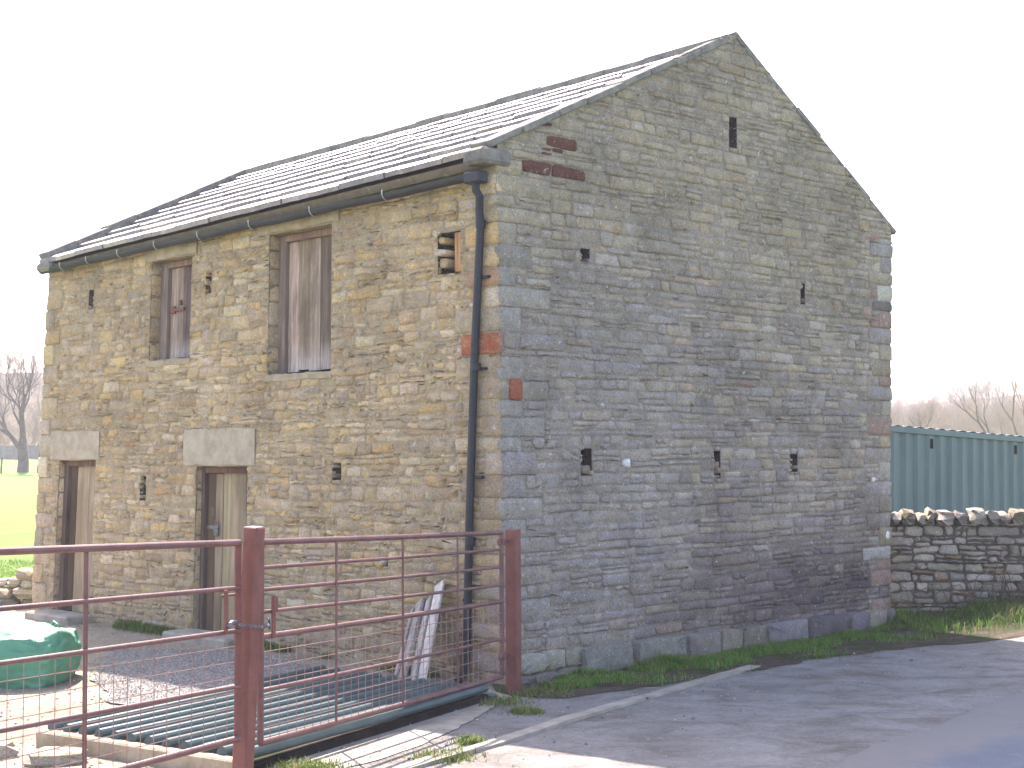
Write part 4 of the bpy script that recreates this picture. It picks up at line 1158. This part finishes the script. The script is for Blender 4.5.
rt = [(26.2,66,6.2,21,'small leafless tree on the skyline right beside the barn edge'),(30.5,70,7.4,22,'slender leafless tree above the left part of the container'),
      (31.5,88,7.2,23,'thin leafless tree behind the middle of the container'),(32.3,92,7.6,25,'spreading bare tree behind the right end of the container')]
for (x, y, h, sd, lab) in [(rt[0][0]-4.5,rt[0][1]+8,5.6,21,rt[0][4]), (25.6,74,7.6,22,rt[1][4]), (29.6,78,8.2,23,rt[2][4]), (29.0,80,10.0,25,rt[3][4])]:
    bare_tree('bare_tree', x, y, h, lab, sd, 7, mt=M_twig, mw=M_twig, group='leafless trees behind the container', spread=.6, fork=.22, r0=.17, up=.4)
# field wall far left, fence posts and the thin pole
mb = MB(); r = random.Random(14); x = -60
while x < -25:
    w = r.uniform(.3,.7); mb.box((x+w/2, 118+r.uniform(-.1,.1), gz(x,118)+.4+r.uniform(-.08,.08)), ((1,0,0),(0,1,0),Z), (w/2,.3,.6), (.2,.18,.16), .05); x += w
tag(mb.build('field_wall', M_dry, loc=(-40,118,gz(-40,118))), 'dark stone wall along the far edge of the field', 'wall')
mb = MB(); mb.tube([(-31.6,93,gz(-31,93)), (-30.9,93,gz(-31,93)+6.2)], [.13,.09], 8); tag(mb.build('wooden_pole', M_bark, loc=(-31.6,93,gz(-31,93))), 'thin leaning wooden pole next to the barn edge in the field', 'pole')
for i, x in enumerate((-34.3,-33.9)):
    mb = MB(); mb.tube([(x,92.5,gz(x,92)), (x+.05,92.5,gz(x,92)+1.1)], .06, 6); tag(mb.build('stake', M_bark, loc=(x,92.5,gz(x,92))), ['left wooden stake beside the far field tree','wooden stake closest to the trunk of the far field tree'][i], 'stake', 'stakes by the field tree')

# ------------------------------------------------------------------ camera, light
p_, r_ = rad(2.84), rad(.33)
Fv = V((0, math.cos(p_), math.sin(p_))); R00 = V((1,0,0)); U0 = R00.cross(Fv)
Rv = R00*math.cos(r_)-U0*math.sin(r_); Uv = U0*math.cos(r_)+R00*math.sin(r_)
from mathutils import Matrix
cam = bpy.data.cameras.new('camera'); co = bpy.data.objects.new('camera', cam); col.objects.link(co)
co.matrix_world = Matrix(((Rv.x,Uv.x,-Fv.x,0),(Rv.y,Uv.y,-Fv.y,0),(Rv.z,Uv.z,-Fv.z,2.12),(0,0,0,1)))
cam.sensor_width = 36; cam.lens = 1393/1024*36; cam.clip_end = 2000; cam.clip_start = .05
sc.camera = co
w_ = V((.36,-.97,-1.0)).normalized(); sd = -w_
elev = math.asin(sd.z); az = math.atan2(sd.x, sd.y)
sun = bpy.data.lights.new('sun', 'SUN'); so = bpy.data.objects.new('sun', sun); col.objects.link(so)
so.rotation_euler = w_.to_track_quat('-Z', 'Y').to_euler(); sun.energy = 4.6; sun.angle = rad(.5); sun.color = (1,.95,.86)
world = bpy.data.worlds.new('World'); sc.world = world; world.use_nodes = True
nt = world.node_tree; bg = nt.nodes['Background']; sky = nt.nodes.new('ShaderNodeTexSky'); sky.sky_type = 'NISHITA'
sky.sun_disc = False; sky.sun_elevation = elev; sky.sun_rotation = az % (2*math.pi); sky.air_density = 1; sky.dust_density = 2.5; sky.altitude = 100
nt.links.new(sky.outputs[0], bg.inputs[0]); bg.inputs[1].default_value = .13
sc.view_settings.view_transform = 'Standard'; sc.view_settings.look = 'None'; sc.view_settings.exposure = 1.9
sc.view_settings.use_white_balance = True; sc.view_settings.white_balance_temperature = 6900; sc.view_settings.white_balance_tint = 21
sc.view_settings.exposure = 2.27; sc.view_settings.gamma = 1
sc.cycles.max_bounces = 6; sc.cycles.diffuse_bounces = 4

# ------------------------------------------------------------------ haze
mb = MB(); mb.box((0, 90, 14), ((1,0,0),(0,1,0),(0,0,1)), (470, 530, 26)); hz_ = mb.build('haze', M_dark); tag(hz_, kind='stuff')
hm = bpy.data.materials.new('haze'); hm.use_nodes = True; t_ = hm.node_tree; t_.nodes.clear()
ou = t_.nodes.new('ShaderNodeOutputMaterial'); pv = t_.nodes.new('ShaderNodeVolumePrincipled'); pv.inputs['Density'].default_value = .0011; pv.inputs['Color'].default_value = (.9,.93,1,1)
t_.links.new(pv.outputs[0], ou.inputs['Volume']); hz_.data.materials.clear(); hz_.data.materials.append(hm)
